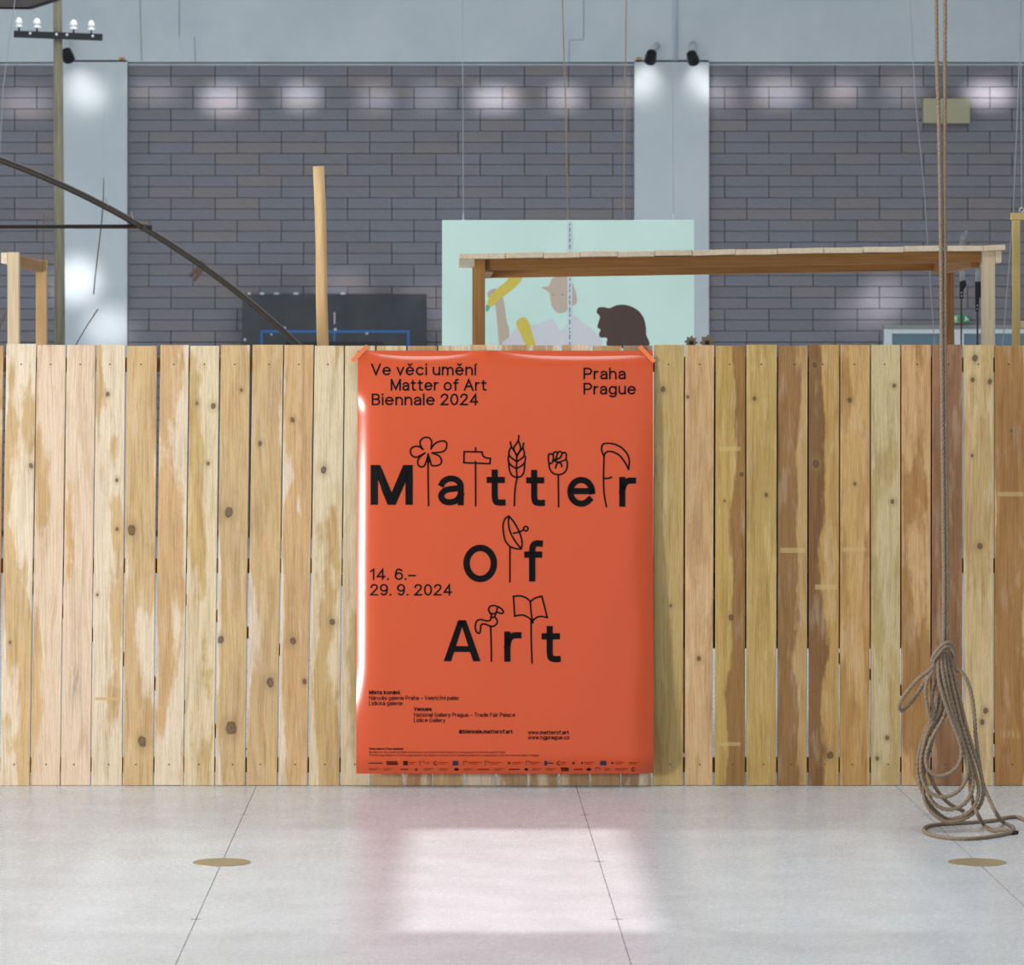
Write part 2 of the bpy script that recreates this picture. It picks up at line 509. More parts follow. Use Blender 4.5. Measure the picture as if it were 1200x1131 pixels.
olive, yellow = lin(198, 170, 112), lin(200, 168, 100)
brown, red = lin(150, 106, 64), lin(160, 118, 82)
dark = lin(122, 82, 54)
peach = lin(222, 184, 138)
GREY = (.16, .15, .14, 1)
BAND = lin(205, 180, 122)
PL = {  # base, stain, amount, side, knots (px), marks (px x, px y, half w, half h, colour, strength)
 2: (pale, tan, .50, 0, [(36.5, 546, 2.3), (12, 753, 1.6)], []),
 3: (pink, tan, .40, -2, [], []),
 4: (pink, orange, .22, 0, [], [(110, 450, 2, 40, GREY, .5), (88, 800, 11, 35, GREY, .5)]),
 5: (pale, tan, .42, 0, [(126, 462, 2.4), (137, 563, 2), (137, 620, 2), (114, 697, 1.6)], [(126, 819, 16, 2, tan, .9)]),
 6: (pale, tan, .80, -1, [(154, 622, 4.5), (167, 868, 5)], []),
 7: (pale, orange, .62, -1, [], []),
 8: (cream, lin(206, 172, 104), .45, -1, [(231, 473, 2), (250, 476, 3), (244, 543, 2)], []),
 9: (pale, tan, .85, 1, [(268, 600, 5), (283, 457, 2), (259, 750, 3.2), (271, 853, 6)], []),
 10: (pale, tan, .82, 1, [(305, 520, 2.6), (317, 800, 4.5)], []),
 11: (pale, orange, .75, 2, [(343, 492, 2.3), (343, 751, 3.6), (357, 799, 2.2)], []),
 12: (cream, lin(200, 164, 104), .48, 1, [(379, 551, 3.4), (389, 729, 3.4)], []),
 13: (cream, olive, .45, -1, [], []),
 23: (olive, lin(190, 160, 102), .25, 0, [(777, 456, 2.8), (786, 710, 1.4)], []),
 24: (peach, lin(214, 174, 126), .5, 0, [(806, 465, 1.6), (819, 772, 2.8)], []),
 25: (yellow, brown, .40, 5, [(869, 556, 2.6), (849, 587, 1.5), (857, 724, 3)], [(855, 526, 14, 3, BAND, .5), (855, 872, 14, 2.5, BAND, .55)]),
 26: (lin(208, 180, 118), yellow, .78, 0, [(884, 467, 2.4), (898, 580, 2)], []),
 27: (lin(198, 164, 112), brown, .62, -4, [], [(929, 645, 16, 3.5, BAND, .55)]),
 28: (lin(200, 162, 100), dark, .44, -6, [(956, 543, 3.6), (955, 428, 3), (973, 885, 4)], [(968, 688, 14, 3.5, BAND, .6)]),
 29: (lin(212, 172, 114), lin(196, 152, 92), .62, 0, [(996, 469, 2.4), (1002, 567, 1.8)], [(1001, 644, 16, 3, BAND, .5)]),
 30: (lin(214, 194, 150), lin(200, 172, 112), .55, 0, [(1048, 452, 2), (1046, 588, 2.4), (1040, 865, 2.4), (1028, 889, 2.4)], []),
 31: (lin(216, 174, 124), lin(172, 126, 70), .52, 0, [], []),
 32: (lin(166, 126, 92), lin(150, 109, 78), .6, 0, [], [(1096, 500, 2.5, 36, GREY, .8)]),
 33: (lin(222, 196, 148), lin(206, 174, 118), .5, -1, [(1142, 420, 3), (1140, 445, 2.2), (1160, 447, 2.6), (1148, 640, 3), (1139, 534, 1.6), (1155, 833, 2.6), (1151, 846, 2.6)], []),
 34: (lin(220, 184, 128), lin(168, 116, 62), .72, -1, [(1185, 505, 1.6)], [(1184, 579, 17, 3, BAND, .55), (1184, 860, 16, 8, lin(214, 186, 132), .7)]),
}
PXM = FY / F
zt0 = 405
fence = empty('plank_fence', ((600 - VX) * PXM, FY, 0), 'long fence of upright raw timber planks standing across the hall', 'fence')
for i, ((ta, tb), (ba, bb)) in enumerate(zip(top, bot)):
    ty = 404.5 + random.uniform(-.7, .9); by = 920.6 + random.uniform(-.3, .2)
    if i == 2: ty = 403
    zt, zb_ = EYE - (ty - VY) * PXM, EYE - (by - VY) * PXM
    X = lambda p: (p - VX) * PXM
    yo = FY + random.uniform(-.003, .003)
    th = .022
    org = Vector(((X(ba) + X(bb) + X(ta) + X(tb)) / 4, yo, 0))
    b = MB()
    b.hexa([(X(ba), yo, zb_), (X(bb), yo, zb_), (X(bb), yo + th, zb_), (X(ba), yo + th, zb_)],
           [(X(ta), yo, zt), (X(tb), yo, zt), (X(tb), yo + th, zt), (X(ta), yo + th, zt)])
    if i in PL:
        base, stain, amt, side, kn, mk = PL[i]
    else:
        base, stain, amt, side, kn, mk = random.choice((pale, cream, pink)), random.choice((tan, brown, lin(178, 132, 76))), random.uniform(.5, .75), 0, [], []
    def loc(px, py):
        t = (py - 404.5) / (919 - 404.5)
        return X(px) - org.x, EYE - (py - VY) * PXM
    ks = [loc(x, y) + (r * PXM,) for x, y, r in kn]
    ms = [loc(x, y) + (hw * PXM, hh * PXM, c, st) for x, y, hw, hh, c, st in mk]
    cx_t, cx_b = (ta + tb) / 2, (ba + bb) / 2
    nail = (.05, .04, .035, 1)
    for px, py in ((cx_t + random.uniform(-2, 2), 427), (cx_b + random.uniform(-3, 3), 896)):
        ms.append(loc(px, py) + (.0036, .0036, nail, .9))
    m = plank_mat('plank_wood', base, stain, amt, side, 1.0 + i * 1.37, ks, ms)
    b.build('plank', m, fence, org=org, bevel=.0015)
def rail(px0, px1, py0, py1, dy=.024, th=.038):
    MB().box((px0 - VX) * PXM, (px1 - VX) * PXM, FY + dy, FY + dy + th, EYE - (py1 - VY) * PXM, EYE - (py0 - VY) * PXM).build('rail', M_RAIL, fence)
for a, b in ((-66, 366), (368, 764), (766, 1237)):
    rail(a, b, 419, 436); rail(a, b, 655, 672); rail(a, b, 889, 906)
def brace(p, q):
    a, b = P(*p, FY), P(*q, FY)
    a.y = b.y = FY + .045
    MB().bar(a, b, .04, .05, up=(0, 1, 0)).build('brace', M_RAIL, fence)
brace((10, 668), (285, 884)); brace((215, 702), (360, 780)); brace((380, 668), (740, 884)); brace((790, 672), (1200, 884))

# ------------------------------------------------------------------ poster
PW0, PW1, PH0, PH1 = 418.0, 765.0, 411.0, 904.0
def sst(t):
    t = max(0, min(1, t)); return t * t * (3 - 2 * t)
def poster_off(px, py):
    """distance of the sheet in front of the planks (metres)"""
    u = (px - PW0) * PXM; ur = (PW1 - px) * PXM
    v = (py - PH0) * PXM; vb = (PH1 - py) * PXM
    H = (PH1 - PH0) * PXM
    t = max(0, min(1, v / H))
    base = .018 + .085 * t ** 1.6
    cl = sst((py - 425) / 60) * (1 - .75 * sst((py - 770) / 130)) 
    w = .11
    a = max(0, 1 - max(u, 0) / w)
    left = .030 * cl * a ** 2
    w = .11
    a = max(0, 1 - max(ur, 0) / w)
    right = .030 * (.25 + .75 * sst((py - 450) / 200)) * a ** 2
    w = .07
    lobe = abs(math.sin(math.pi * (px - PW0) / (568 - PW0))) if px < 568 else abs(math.sin(math.pi * (px - 568) / (PW1 + 30 - 568)))
    a = max(0, 1 - max(v, 0) / w)
    tp = .030 * lobe ** .6 * a ** 2
    w = .09
    a = max(0, 1 - max(vb, 0) / w)
    bt = .036 * a ** 2
    # shallow dent low on the right
    dent = .006 * math.exp(-(((px - 735) / 16) ** 2 + ((py - 745) / 40) ** 2))
    off = base + .020 - .020 * max(0, 1 - v / .5) ** 2 - left - right - tp - bt - dent
    return max(off, .004)
def PS(px, py, lift=0.0):
    d = FY - poster_off(px, py) - lift
    p = P(px, py, FY)
    return Vector((p.x, d, p.z))
def poster_mat():
    k = NT('orange_poster_paper', .20, spec=.5)
    nz = k.noise(k.coord(), 2.2, 2)
    k.col(k.mix(nz, lin(210, 83, 42), lin(214, 87, 46)))
    n2 = k.noise(k.coord(), 14, 2)
    k.bump(n2, .02, .004)
    return k.m
M_POSTER = poster_mat()
nu, nv = 110, 130
b = MB()
def gpos(i, n):   # finer near both edges
    t = i / n
    return .5 - .5 * math.cos(math.pi * t) * (.55 + .45 * abs(math.cos(math.pi * t)))
for j in range(nv + 1):
    for i in range(nu + 1):
        px = PW0 + (PW1 - PW0) * gpos(i, nu) ; py = PH0 + (PH1 - PH0) * gpos(j, nv)
        # the edges are not quite straight
        ex = 1.6 * (1 - i / nu) * (1 - sst((py - 411) / 300)) * 1.0
        ey = 1.6 * math.sin(math.pi * i / nu) * (1 - j / nv)
        q = PS(px, py)
        q.x += ex * PXM; q.z -= (ey * (1 if j < 3 else .0)) * 0
        b.v.append(q)
for j in range(nv):
    for i in range(nu):
        a = j * (nu + 1) + i
        b.f.append((a, a + 1, a + nu + 2, a + nu + 1))
poster = b.build('poster', M_POSTER, None, smooth=True, org=PS(591, 904), label='large glossy orange biennale poster taped to the fence', cat='poster')
# orient outward and give it thickness
me = poster.data
if me.polygons[len(me.polygons) // 2].normal.y > 0:
    me.flip_normals()
sol = poster.modifiers.new('thickness', 'SOLIDIFY'); sol.thickness = .0012; sol.offset = -1
INK = plain('black_ink', lin(14, 11, 13), .6, 0, 0, 30, .12)

class Ink:
    """flat print on the sheet: polygons given in photo pixels, lifted just off the paper"""
    def __init__(s): s.v = []; s.f = []
    def poly(s, pts):
        n = len(s.v); s.v += list(pts); s.f.append(tuple(range(n, n + len(pts))))
    def rect(s, x0, y0, x1, y1): s.poly([(x0, y0), (x1, y0), (x1, y1), (x0, y1)])
    def stroke(s, pts, w, square=True, disc=True):
        pts = [Vector((p[0], p[1])) for p in pts]
        q = [pts[0]]
        for p in pts[1:]:
            if (p - q[-1]).length > 1e-6: q.append(p)
        if len(q) < 2: return
        z = [q[0]]
        for p in q[1:]:
            k = max(1, int((p - z[-1]).length / 3.0)); o = z[-1]
            for j in range(1, k + 1): z.append(o + (p - o) * (j / k))
        q = z
        closed = (q[0] - q[-1]).length < 1e-4
        if square and not closed:
            q[0] = q[0] - (q[1] - q[0]).normalized() * w / 2
            q[-1] = q[-1] + (q[-1] - q[-2]).normalized() * w / 2
        m = len(q)
        L = []; R = []
        for i in range(m):
            if closed: a, c = q[i - 1] if i > 0 else q[-2], q[i + 1] if i < m - 1 else q[1]
            else: a, c = q[max(i - 1, 0)], q[min(i + 1, m - 1)]
            d0 = (q[i] - a); d1 = (c - q[i])
            if d0.length < 1e-9: d0 = d1
            if d1.length < 1e-9: d1 = d0
            d0 = d0.normalized(); d1 = d1.normalized()
            t = (d0 + d1)
            t = t.normalized() if t.length > 1e-6 else d0
            nn = Vector((-t.y, t.x))
            cs = max(.42, abs(nn.dot(Vector((-d0.y, d0.x)))))
            o = nn * (w / 2 / cs)
            L.append(q[i] + o); R.append(q[i] - o)
        n = len(s.v)
        for l, r in zip(L, R): s.v += [tuple(l), tuple(r)]
        for i in range(m - 1): s.f.append((n + 2 * i, n + 2 * i + 1, n + 2 * i + 3, n + 2 * i + 2))
    def dot(s, x, y, r, n=12):
        s.poly([(x + r * math.cos(2 * math.pi * k / n), y + r * math.sin(2 * math.pi * k / n)) for k in range(n)])
    def build(s, name, mat=None, lift=.0020):
        me = bpy.data.meshes.new(name)
        me.from_pydata([tuple(PS(x, y, lift) - ORG[poster.name]) for x, y in s.v], [], s.f)
        me.materials.append(mat or INK)
        o = bpy.data.objects.new(name, me); COL.objects.link(o); o.parent = poster
        return o

def arc(cx, cy, rx, ry, a0, a1, n=16):
    return [(cx + rx * math.cos(math.radians(a0 + (a1 - a0) * k / n)), cy + ry * math.sin(math.radians(a0 + (a1 - a0) * k / n))) for k in range(n + 1)]
def cm(*p):
    return [tuple(v)[:2] for v in catmull([(x, y, 0) for x, y in p], 5)]
XH = .70
def G():
    g = {}
    el = lambda x, w=.58: arc(x + w / 2, XH / 2, w / 2, XH / 2, 0, 360, 28)
    arch = lambda x, w=.5: arc(x + w / 2, .40, w / 2, .30, 180, 0) + [(x + w, 0)]
    g['a'] = (.48, [arc(.245, .47, .235, .23, 160, 0) + [(.48, 0)], cm((.48, .42), (.3, .40), (.1, .35), (.0, .2), (.06, .05), (.2, 0), (.38, .06), (.48, .22))])
    g['b'] = (.58, [[(0, 0), (0, 1)], el(0)])
    g['c'] = (.54, [arc(.29, .35, .29, .35, 42, 318)])
    g['d'] = (.58, [[(.58, 0), (.58, 1)], el(0)])
    g['e'] = (.58, [[(.03, .37), (.55, .37)], arc(.29, .35, .29, .35, 3, 318, 26)])
    g['f'] = (.36, [[(.14, 0), (.14, .78)] + cm((.14, .78), (.17, .94), (.26, 1.0), (.36, 1.0)), [(0, .68), (.34, .68)]])
    g['g'] = (.56, [el(0, .56), [(.56, .68), (.56, 0)] + cm((.56, 0), (.52, -.18), (.4, -.27), (.25, -.28), (.06, -.2))])
    g['h'] = (.5, [[(0, 0), (0, 1)], arch(0)])
    g['i'] = (.0, [[(0, 0), (0, .70)], 'dot'])
    g['j'] = (.1, [[(.1, .70), (.1, -.1), (0, -.25)], 'dot'])
    g['k'] = (.48, [[(0, 0), (0, 1)], [(.44, .70), (.02, .26)], [(.17, .4), (.47, 0)]])
    g['l'] = (.0, [[(0, 0), (0, 1)]])
    g['m'] = (.86, [[(0, 0), (0, .70)], arch(0, .43), arch(.43, .43)])
    g['n'] = (.5, [[(0, 0), (0, .70)], arch(0)])
    g['o'] = (.6, [el(0, .6)])
    g['p'] = (.58, [[(0, -.28), (0, .70)], el(0)])
    g['r'] = (.28, [[(0, 0), (0, .70)], cm((0, .38), (.05, .58), (.15, .67), (.28, .68))])
    g['s'] = (.46, [cm((.44, .54), (.36, .67), (.22, .70), (.07, .65), (.03, .53), (.1, .41), (.26, .35), (.41, .28), (.46, .17), (.38, .03), (.22, 0), (.07, .04), (0, .17))])
    g['t'] = (.36, [[(.14, .9), (.14, .2)] + cm((.14, .2), (.17, .04), (.26, 0), (.36, .0)), [(0, .68), (.34, .68)]])
    g['u'] = (.5, [[(0, .70), (0, .28)] + arc(.25, .28, .25, .28, 180, 360)[1:], [(.5, .70), (.5, 0)]])
    g['v'] = (.5, [[(0, .70), (.25, .0), (.5, .70)]])
    g['w'] = (.78, [[(0, .70), (.195, 0), (.39, .66), (.585, 0), (.78, .70)]])
    g['x'] = (.5, [[(0, .70), (.5, 0)], [(0, 0), (.5, .70)]])
    g['y'] = (.52, [[(0, .70), (.27, .02)], [(.52, .70), (.22, -.16), (.14, -.26), (0, -.26)]])
    g['z'] = (.46, [[(0, .70), (.44, .70), (0, 0), (.46, 0)]])
    g['A'] = (.74, [[(0, 0), (.37, 1), (.74, 0)], [(.13, .34), (.61, .34)]])
    g['B'] = (.58, [[(0, 0), (0, 1), (.3, 1)] + arc(.3, .76, .24, .24, 90, -90) + [(0, .52)], [(.3, .52)] + arc(.32, .26, .26, .26, 90, -90) + [(0, 0)]])
    g['C'] = (.7, [arc(.37, .5, .37, .5, 40, 320, 24)])
    g['F'] = (.5, [[(0, 0), (0, 1), (.5, 1)], [(0, .5), (.45, .5)]])
    g['G'] = (.74, [arc(.37, .5, .37, .5, 40, 350, 24) + [(.74, .45), (.42, .45)]])
    g['L'] = (.48, [[(0, 1), (0, 0), (.48, 0)]])
    g['M'] = (.78, [[(0, 0), (0, 1)], [(.78, 0), (.78, 1)], [(0, 1), (.39, .08), (.78, 1)]])
    g['N'] = (.66, [[(0, 0), (0, 1), (.66, 0), (.66, 1)]])
    g['P'] = (.58, [[(0, 0), (0, 1), (.32, 1)] + arc(.32, .72, .27, .28, 90, -90) + [(0, .44)]])
    g['T'] = (.64, [[(0, 1), (.64, 1)], [(.32, 1), (.32, 0)]])
    g['V'] = (.68, [[(0, 1), (.34, 0), (.68, 1)]])
    g['0'] = (.54, [arc(.27, .5, .27, .5, 0, 360, 28)])
    g['1'] = (.26, [[(0, .78), (.22, .97), (.22, 0)]])
    g['2'] = (.54, [cm((.02, .74), (.08, .91), (.26, 1.0), (.46, .92), (.51, .74), (.44, .56), (.2, .25), (.0, .0)) + [(.54, 0)]])
    g['4'] = (.58, [[(.42, 0), (.42, 1), (0, .26), (.58, .26)]])
    g['6'] = (.54, [arc(.27, .31, .27, .31, 0, 360, 24), cm((.0, .33), (.03, .68), (.12, .92), (.29, 1.0), (.48, .88))])
    g['9'] = (.54, [arc(.27, .69, .27, .31, 0, 360, 24), cm((.54, .67), (.51, .32), (.42, .08), (.25, 0), (.06, .12))])
    g['.'] = (.0, ['base'])
    g['–'] = (.5, [[(0, .36), (.5, .36)]])
    g['/'] = (.36, [[(0, 0), (.36, 1)]])
    g['@'] = (.95, [arc(.47, .42, .47, .52, 20, 330, 26), arc(.45, .4, .2, .24, 0, 360, 18), [(.66, .62), (.66, .25)]])
    return g
GL = G()
def text(s, x0, x1, base, cap, w, name='printed_word', mat=None, mid=False):
    """w: stroke width as a share of the cap height"""
    items = []; cur = 0.0; word = 0; words = {}; wd = []
    for ch in unicodedata.normalize('NFD', s):
        if ch == ' ':
            cur += .34; word += cap > 3; continue
        if ch in '\u030c\u0301\u030a':
            items.append((ch, items[-1][1], items[-1][2], items[-1][0])); wd.append(word); continue
        adv, st = GL[ch]
        items.append((ch, cur, adv, None)); wd.append(word); cur += adv + w + .135
    total = max(i[1] + i[2] for i in items) + w
    sx = (x1 - x0) / total; 
    fx = lambda x: x0 + (x + w / 2) * sx
    fy = lambda y: base - (w / 2 + y * (1 - w)) * cap
    lw = w * cap
    for wi, (ch, cx, adv, owner) in zip(wd, items):
        ink = words.setdefault(wi, Ink())
        if owner is not None:
            mx = cx + adv / 2
            yb = .87 if owner.islower() else 1.12
            if ch == '\u030c': ink.stroke([(fx(mx - .15), fy(yb + .17)), (fx(mx), fy(yb + .03)), (fx(mx + .15), fy(yb + .17))], lw * .85)
            elif ch == '\u0301': ink.stroke([(fx(mx - .03), fy(yb + .0)), (fx(mx + .07), fy(yb + .15))], lw * .85)
            else: ink.stroke([(fx(mx) + .09 * cap * math.cos(a * .7854), fy(yb + .08) + .09 * cap * math.sin(a * .7854)) for a in range(9)], lw * .6)
            continue
        skip_dot = False
        k = items.index((ch, cx, adv, owner))
        if k + 1 < len(items) and items[k + 1][3] is not None: skip_dot = True
        for st in GL[ch][1]:
            if st == 'dot':
                if not skip_dot: ink.rect(fx(cx) - lw * .55, fy(.99) - lw * .55, fx(cx) + lw * .55, fy(.99) + lw * .55)
            elif st == 'base':
                ink.rect(fx(cx) - lw * .58, base - lw * 1.16, fx(cx) + lw * .58, base)
            else:
                ink.stroke([(fx(cx + x), fy(y)) for x, y in st], lw)
    return [i.build(name, mat) for i in words.values()]

text('Ve věci umění', 435, 557.8, 439.9, 13.7, .135)
text('Matter of Art', 458, 570, 457.8, 13.7, .135)
text('Biennale 2024', 435.6, 560.4, 474.9, 13.7, .135)
text('Praha', 683.4, 732.7, 444.6, 13.7, .135)
text('Prague', 683.4, 744.5, 462.3, 13.7, .135)
text('14. 6.–', 434, 487.5, 678.5, 13.4, .13)
text('29. 9. 2024', 434, 529.7, 696.6, 13.4, .13)
text('Místa konání', 433, 468.7, 811.3, 4.9, .19)
text('Národní galerie Praha – Veletržní palác', 433, 538, 817.7, 4.9, .13)
text('Lidická galerie', 433, 472, 823.9, 4.9, .13)
text('Venues', 485.3, 505.7, 830.5, 4.9, .19)
text('National Gallery Prague – Trade Fair Palace', 485.3, 603, 837.2, 4.9, .13)
text('Lidice Gallery', 485.3, 521.9, 843.4, 4.9, .13)
text('@biennale.matterof.art', 537.8, 600, 856.4, 4.7, .18)
text('www.matterof.art', 618, 665.4, 857.4, 4.7, .16)
text('www.ngprague.cz', 618, 666, 863.2, 4.7, .16)
text('Vstup zdarma / Free admission', 433, 473.2, 875.2, 2.5, .19)
text('Bienále Ve věci umění pořádá iniciativa pro současné umění tranzit.cz ve spolupráci s Národní galerií Praha', 433, 591, 879.0, 2.3, .12)
text('The Biennale Matter of Art is organised by the tranzit.cz initiative for contemporary art in cooperation with the National Gallery Prague', 433, 630.5, 882.6, 2.3, .12)
# headline letters
HW = .152
def letter(ch, x0, x1, base, cap, w=HW): return text(ch, x0, x1, base, cap, w, 'headline_letter')
def Mpoly(x0, x1, yt, yb):
    W = x1 - x0; s = 9.3; ink = Ink(); mx = (x0 + x1) / 2; dd = 6.2
    ink.rect(x0, yt, x0 + s - .8, yb); ink.rect(x1 - s + .8, yt, x1, yb)
    ink.poly([(x0 + .01, yt), (x0 + 11.2, yt), (mx + 1, yb - 12), (mx + 4.6, yb), (mx - 4.6, yb)])
    ink.poly([(x1 - 11.2, yt), (x1 - .01, yt), (mx + 4.6, yb), (mx - 4.6, yb), (mx - 1, yb - 12)])
    return ink.build('headline_letter')
Mpoly(434.6, 483.8, 544.6, 591)
def Apoly(x0, x1, yt, yb):
    ink = Ink(); mx = (x0 + x1) / 2; t = 4.6; s = 8.6
    ink.poly([(x0, yb), (mx - t, yt), (mx + t, yt), (mx, yt + 7.5), (x0 + s, yb)])
    ink.poly([(x1, yb), (x1 - s, yb), (mx, yt + 7.5), (mx - t, yt), (mx + t, yt)])
    k = (yb - 10.5 - yt) / (yb - yt)
    ink.rect(x0 + 9.5, yb - 17.6, x1 - 9.5, yb - 10.8)
    return ink.build('headline_letter')
letter('a', 513.3, 543.4, 591.6, 46.6)
letter('t', 570.5, 591.8, 592, 46.0, .155)
letter('t', 616.6, 637.7, 592.4, 46.0, .155)
letter('e', 664.4, 696.4, 593.2, 46.6)
letter('r', 725, 744.5, 593.2, 46.6)
letter('o', 543.2, 581.8, 681, 59, .125)
letter('f', 614.5, 635, 680.2, 47.8)
Apoly(519.9, 562.8, 725.3, 772.8)
letter('r', 590.6, 610.4, 773.4, 47)
letter('t', 634.3, 655.8, 773.8, 45.8, .155)
# line drawings between the letters
def drawing(name, lines, ox, oy, sc, w=1.85):
    ink = Ink()
    for kind, pts in lines:
        q = [(ox + x / sc, oy + y / sc) for x, y in pts]
        if kind == 'c': q = cm(*q)
        ink.stroke(q, w)
        for e in (q[0], q[-1]): ink.dot(e[0], e[1], w / 2)
    return ink.build(name)
A = (400, 390, 4.915); Bq = (580, 390, 4.915); Cq = (400, 590, 5.655); Dq = (580, 590, 5.655)
drawing('flower_drawing', [
 ('c', [(470, 670), (455, 645), (455, 622), (470, 606), (490, 601), (511, 608), (520, 628), (518, 650), (517, 666)]),
 ('c', [(517, 666), (535, 641), (560, 626), (590, 622), (606, 635), (605, 660), (590, 680), (560, 688), (522, 690)]),
 ('c', [(470, 670), (445, 653), (415, 656), (400, 671), (399, 690), (410, 708), (432, 715), (455, 705), (480, 692)]),
 ('c', [(480, 692), (455, 712), (441, 735), (444, 760), (462, 771), (480, 762), (490, 735), (500, 700)]),
 ('c', [(500, 700), (512, 735), (520, 761), (545, 764), (570, 755), (577, 735), (565, 710), (540, 697), (522, 690)]),
 ('c', [(500, 698), (500, 850), (503, 992)]), ('l', [(500, 698), (496, 740)]), ('l', [(500, 698), (504, 740)])], *A)
drawing('hammer_drawing', [('l', [(707, 683), (810, 685)]), ('c', [(810, 685), (814, 705), (830, 718), (857, 722)]), ('l', [(857, 722), (855, 752), (705, 747), (707, 683)]),
 ('l', [(772, 740), (773, 993)]), ('l', [(772, 662), (773, 685)])], *A)
drawing('wheat_drawing', [
 ('c', [(135, 592), (134, 615), (122, 638), (107, 660), (112, 682), (125, 700), (140, 680), (146, 658), (134, 622)]),
 ('l', [(87, 628), (93, 657)]), ('l', [(163, 635), (159, 662)]),
 ('c', [(93, 657), (80, 680), (82, 705), (100, 724), (125, 740)]), ('c', [(93, 657), (108, 676), (120, 700), (125, 712)]),
 ('c', [(159, 662), (168, 690), (160, 715), (125, 740)]), ('c', [(159, 662), (143, 680), (130, 700), (125, 712)]),
 ('c', [(78, 705), (75, 735), (92, 762), (122, 780)]), ('c', [(174, 712), (170, 742), (152, 764), (122, 780)]),
 ('c', [(78, 738), (82, 788), (98, 820), (125, 832)]), ('c', [(170, 742), (166, 793), (152, 822), (125, 832)]),
 ('l', [(124, 710), (122, 785), (126, 832)]), ('c', [(126, 832), (114, 900), (110, 992)])], *Bq)
drawing('fist_drawing', [
 ('c', [(305, 722), (308, 700), (320, 695), (332, 700), (336, 690), (348, 684), (358, 690), (368, 682), (380, 685), (385, 692), (398, 688), (408, 700), (408, 727), (414, 747), (410, 785), (390, 808), (360, 815), (330, 805), (313, 780), (308, 745), (305, 722)]),
 ('c', [(332, 700), (334, 718), (328, 746), (316, 751)]), ('c', [(358, 690), (350, 718), (336, 735)]),
 ('c', [(385, 692), (376, 715), (358, 725), (345, 740), (375, 741), (408, 727)]), ('c', [(347, 776), (352, 757), (366, 746), (379, 754), (382, 768)]),
 ('l', [(362, 815), (364, 998)])], *Bq)
drawing('scythe_drawing', [
 ('c', [(625, 710), (613, 682), (612, 655), (622, 639), (650, 635), (690, 642), (730, 664), (760, 700), (770, 740), (765, 784)]),
 ('c', [(765, 784), (745, 745), (715, 706), (680, 686), (650, 682), (632, 692), (625, 710)]),
 ('c', [(625, 710), (622, 830), (625, 920), (638, 998)]), ('l', [(622, 836), (645, 837), (667, 830)])], *Bq)
drawing('dish_drawing', [
 ('c', [(90, 80), (65, 98), (52, 140), (55, 190), (66, 240), (95, 278), (135, 294), (170, 296)]), ('c', [(170, 296), (178, 265), (170, 215), (150, 165), (120, 115), (90, 80)]),
 ('c', [(90, 82), (88, 130), (98, 180), (125, 235), (170, 294)]), ('c', [(123, 192), (155, 186), (186, 170)]),
 ('l', arc(202, 163, 15, 15, 0, 360, 16)), ('l', [(97, 280), (97, 512)])], *Dq)
drawing('bird_drawing', [
 ('c', [(985, 718), (975, 700), (976, 684), (990, 671), (1012, 669), (1045, 680), (1067, 700), (1070, 716), (1055, 720), (1025, 710)]), ('l', [(1033, 677), (1026, 710)]),
 ('c', [(985, 718), (994, 730), (988, 748), (986, 764), (960, 769), (918, 760), (893, 775), (886, 812), (895, 842), (910, 850), (919, 838), (925, 796), (948, 790), (985, 803), (1010, 803), (1030, 782), (1028, 760), (1015, 742), (1025, 710)]),
 ('l', [(985, 722), (1020, 720)]), ('l', [(990, 747), (1016, 744)]), ('c', [(987, 805), (991, 920), (992, 1032)])], *Cq)
drawing('book_drawing', [
 ('l', [(120, 608), (128, 738)]), ('c', [(120, 608), (165, 605), (205, 619), (232, 642)]), ('c', [(232, 642), (262, 620), (307, 607)]), ('l', [(307, 607), (343, 747)]),
 ('c', [(343, 747), (300, 740), (270, 748), (245, 770)]), ('c', [(245, 770), (215, 745), (175, 730), (128, 738)]), ('c', [(231, 642), (236, 710), (248, 782)]), ('c', [(236, 770), (237, 900), (242, 1045)])], *Dq)
# sponsor row: small marks as they read from here
NAVY = plain('navy_ink', lin(34, 34, 66), .4, 0, 0)
def logo(x, y, kind, w, mat=None):
    ink = Ink()
    if kind == 'txt':
        ink.stroke([(x, y), (x + w, y)], 1.0)
    elif kind == 'txt2':
        ink.stroke([(x, y - .9), (x + w, y - .9)], .45); ink.stroke([(x, y + .9), (x + w * .7, y + .9)], .45)
    elif kind == 'blk':
        for k in range(3): ink.rect(x + k * .4, y - 2.2 + k * 1.6, x + w - 1 + k * .4, y - 1.1 + k * 1.6)
    elif kind == 'sq':
        ink.rect(x, y - 2.7, x + w, y + 2.7)
    elif kind == 'grid':
        for k in range(2):
            for j in range(2): ink.rect(x + k * w / 2 + .1, y - 2.6 + j * 2.7, x + k * w / 2 + w / 2 - .2, y - .2 + j * 2.7)
    elif kind == 'c':
        ink.stroke([(x + 2.3 + 2 * math.cos(a), y + 2 * math.sin(a)) for a in [math.radians(50 + k * 26) for k in range(11)]], .8)
    elif kind == 'star':
        for k in range(3): 
            c, s_ = math.cos(k * 1.047), math.sin(k * 1.047); ink.stroke([(x + 2 - 1.9 * c, y - 1.9 * s_), (x + 2 + 1.9 * c, y + 1.9 * s_)], .5)
    elif kind == 'br':
        ink.stroke([(x, y + 2.2), (x, y - 2.2), (x + w, y - 2.2), (x + w, y)], .5)
    elif kind == 'oval':
        ink.poly([(x + w / 2 + w / 2 * math.cos(k * .524), y + 1.7 * math.sin(k * .524)) for k in range(12)])
    elif kind == 'arrow':
        ink.poly([(x, y - 1.8), (x + w, y), (x, y + 1.2)])
    ink.build('sponsor_logo', mat)
R1, R2 = 890.9, 898.6
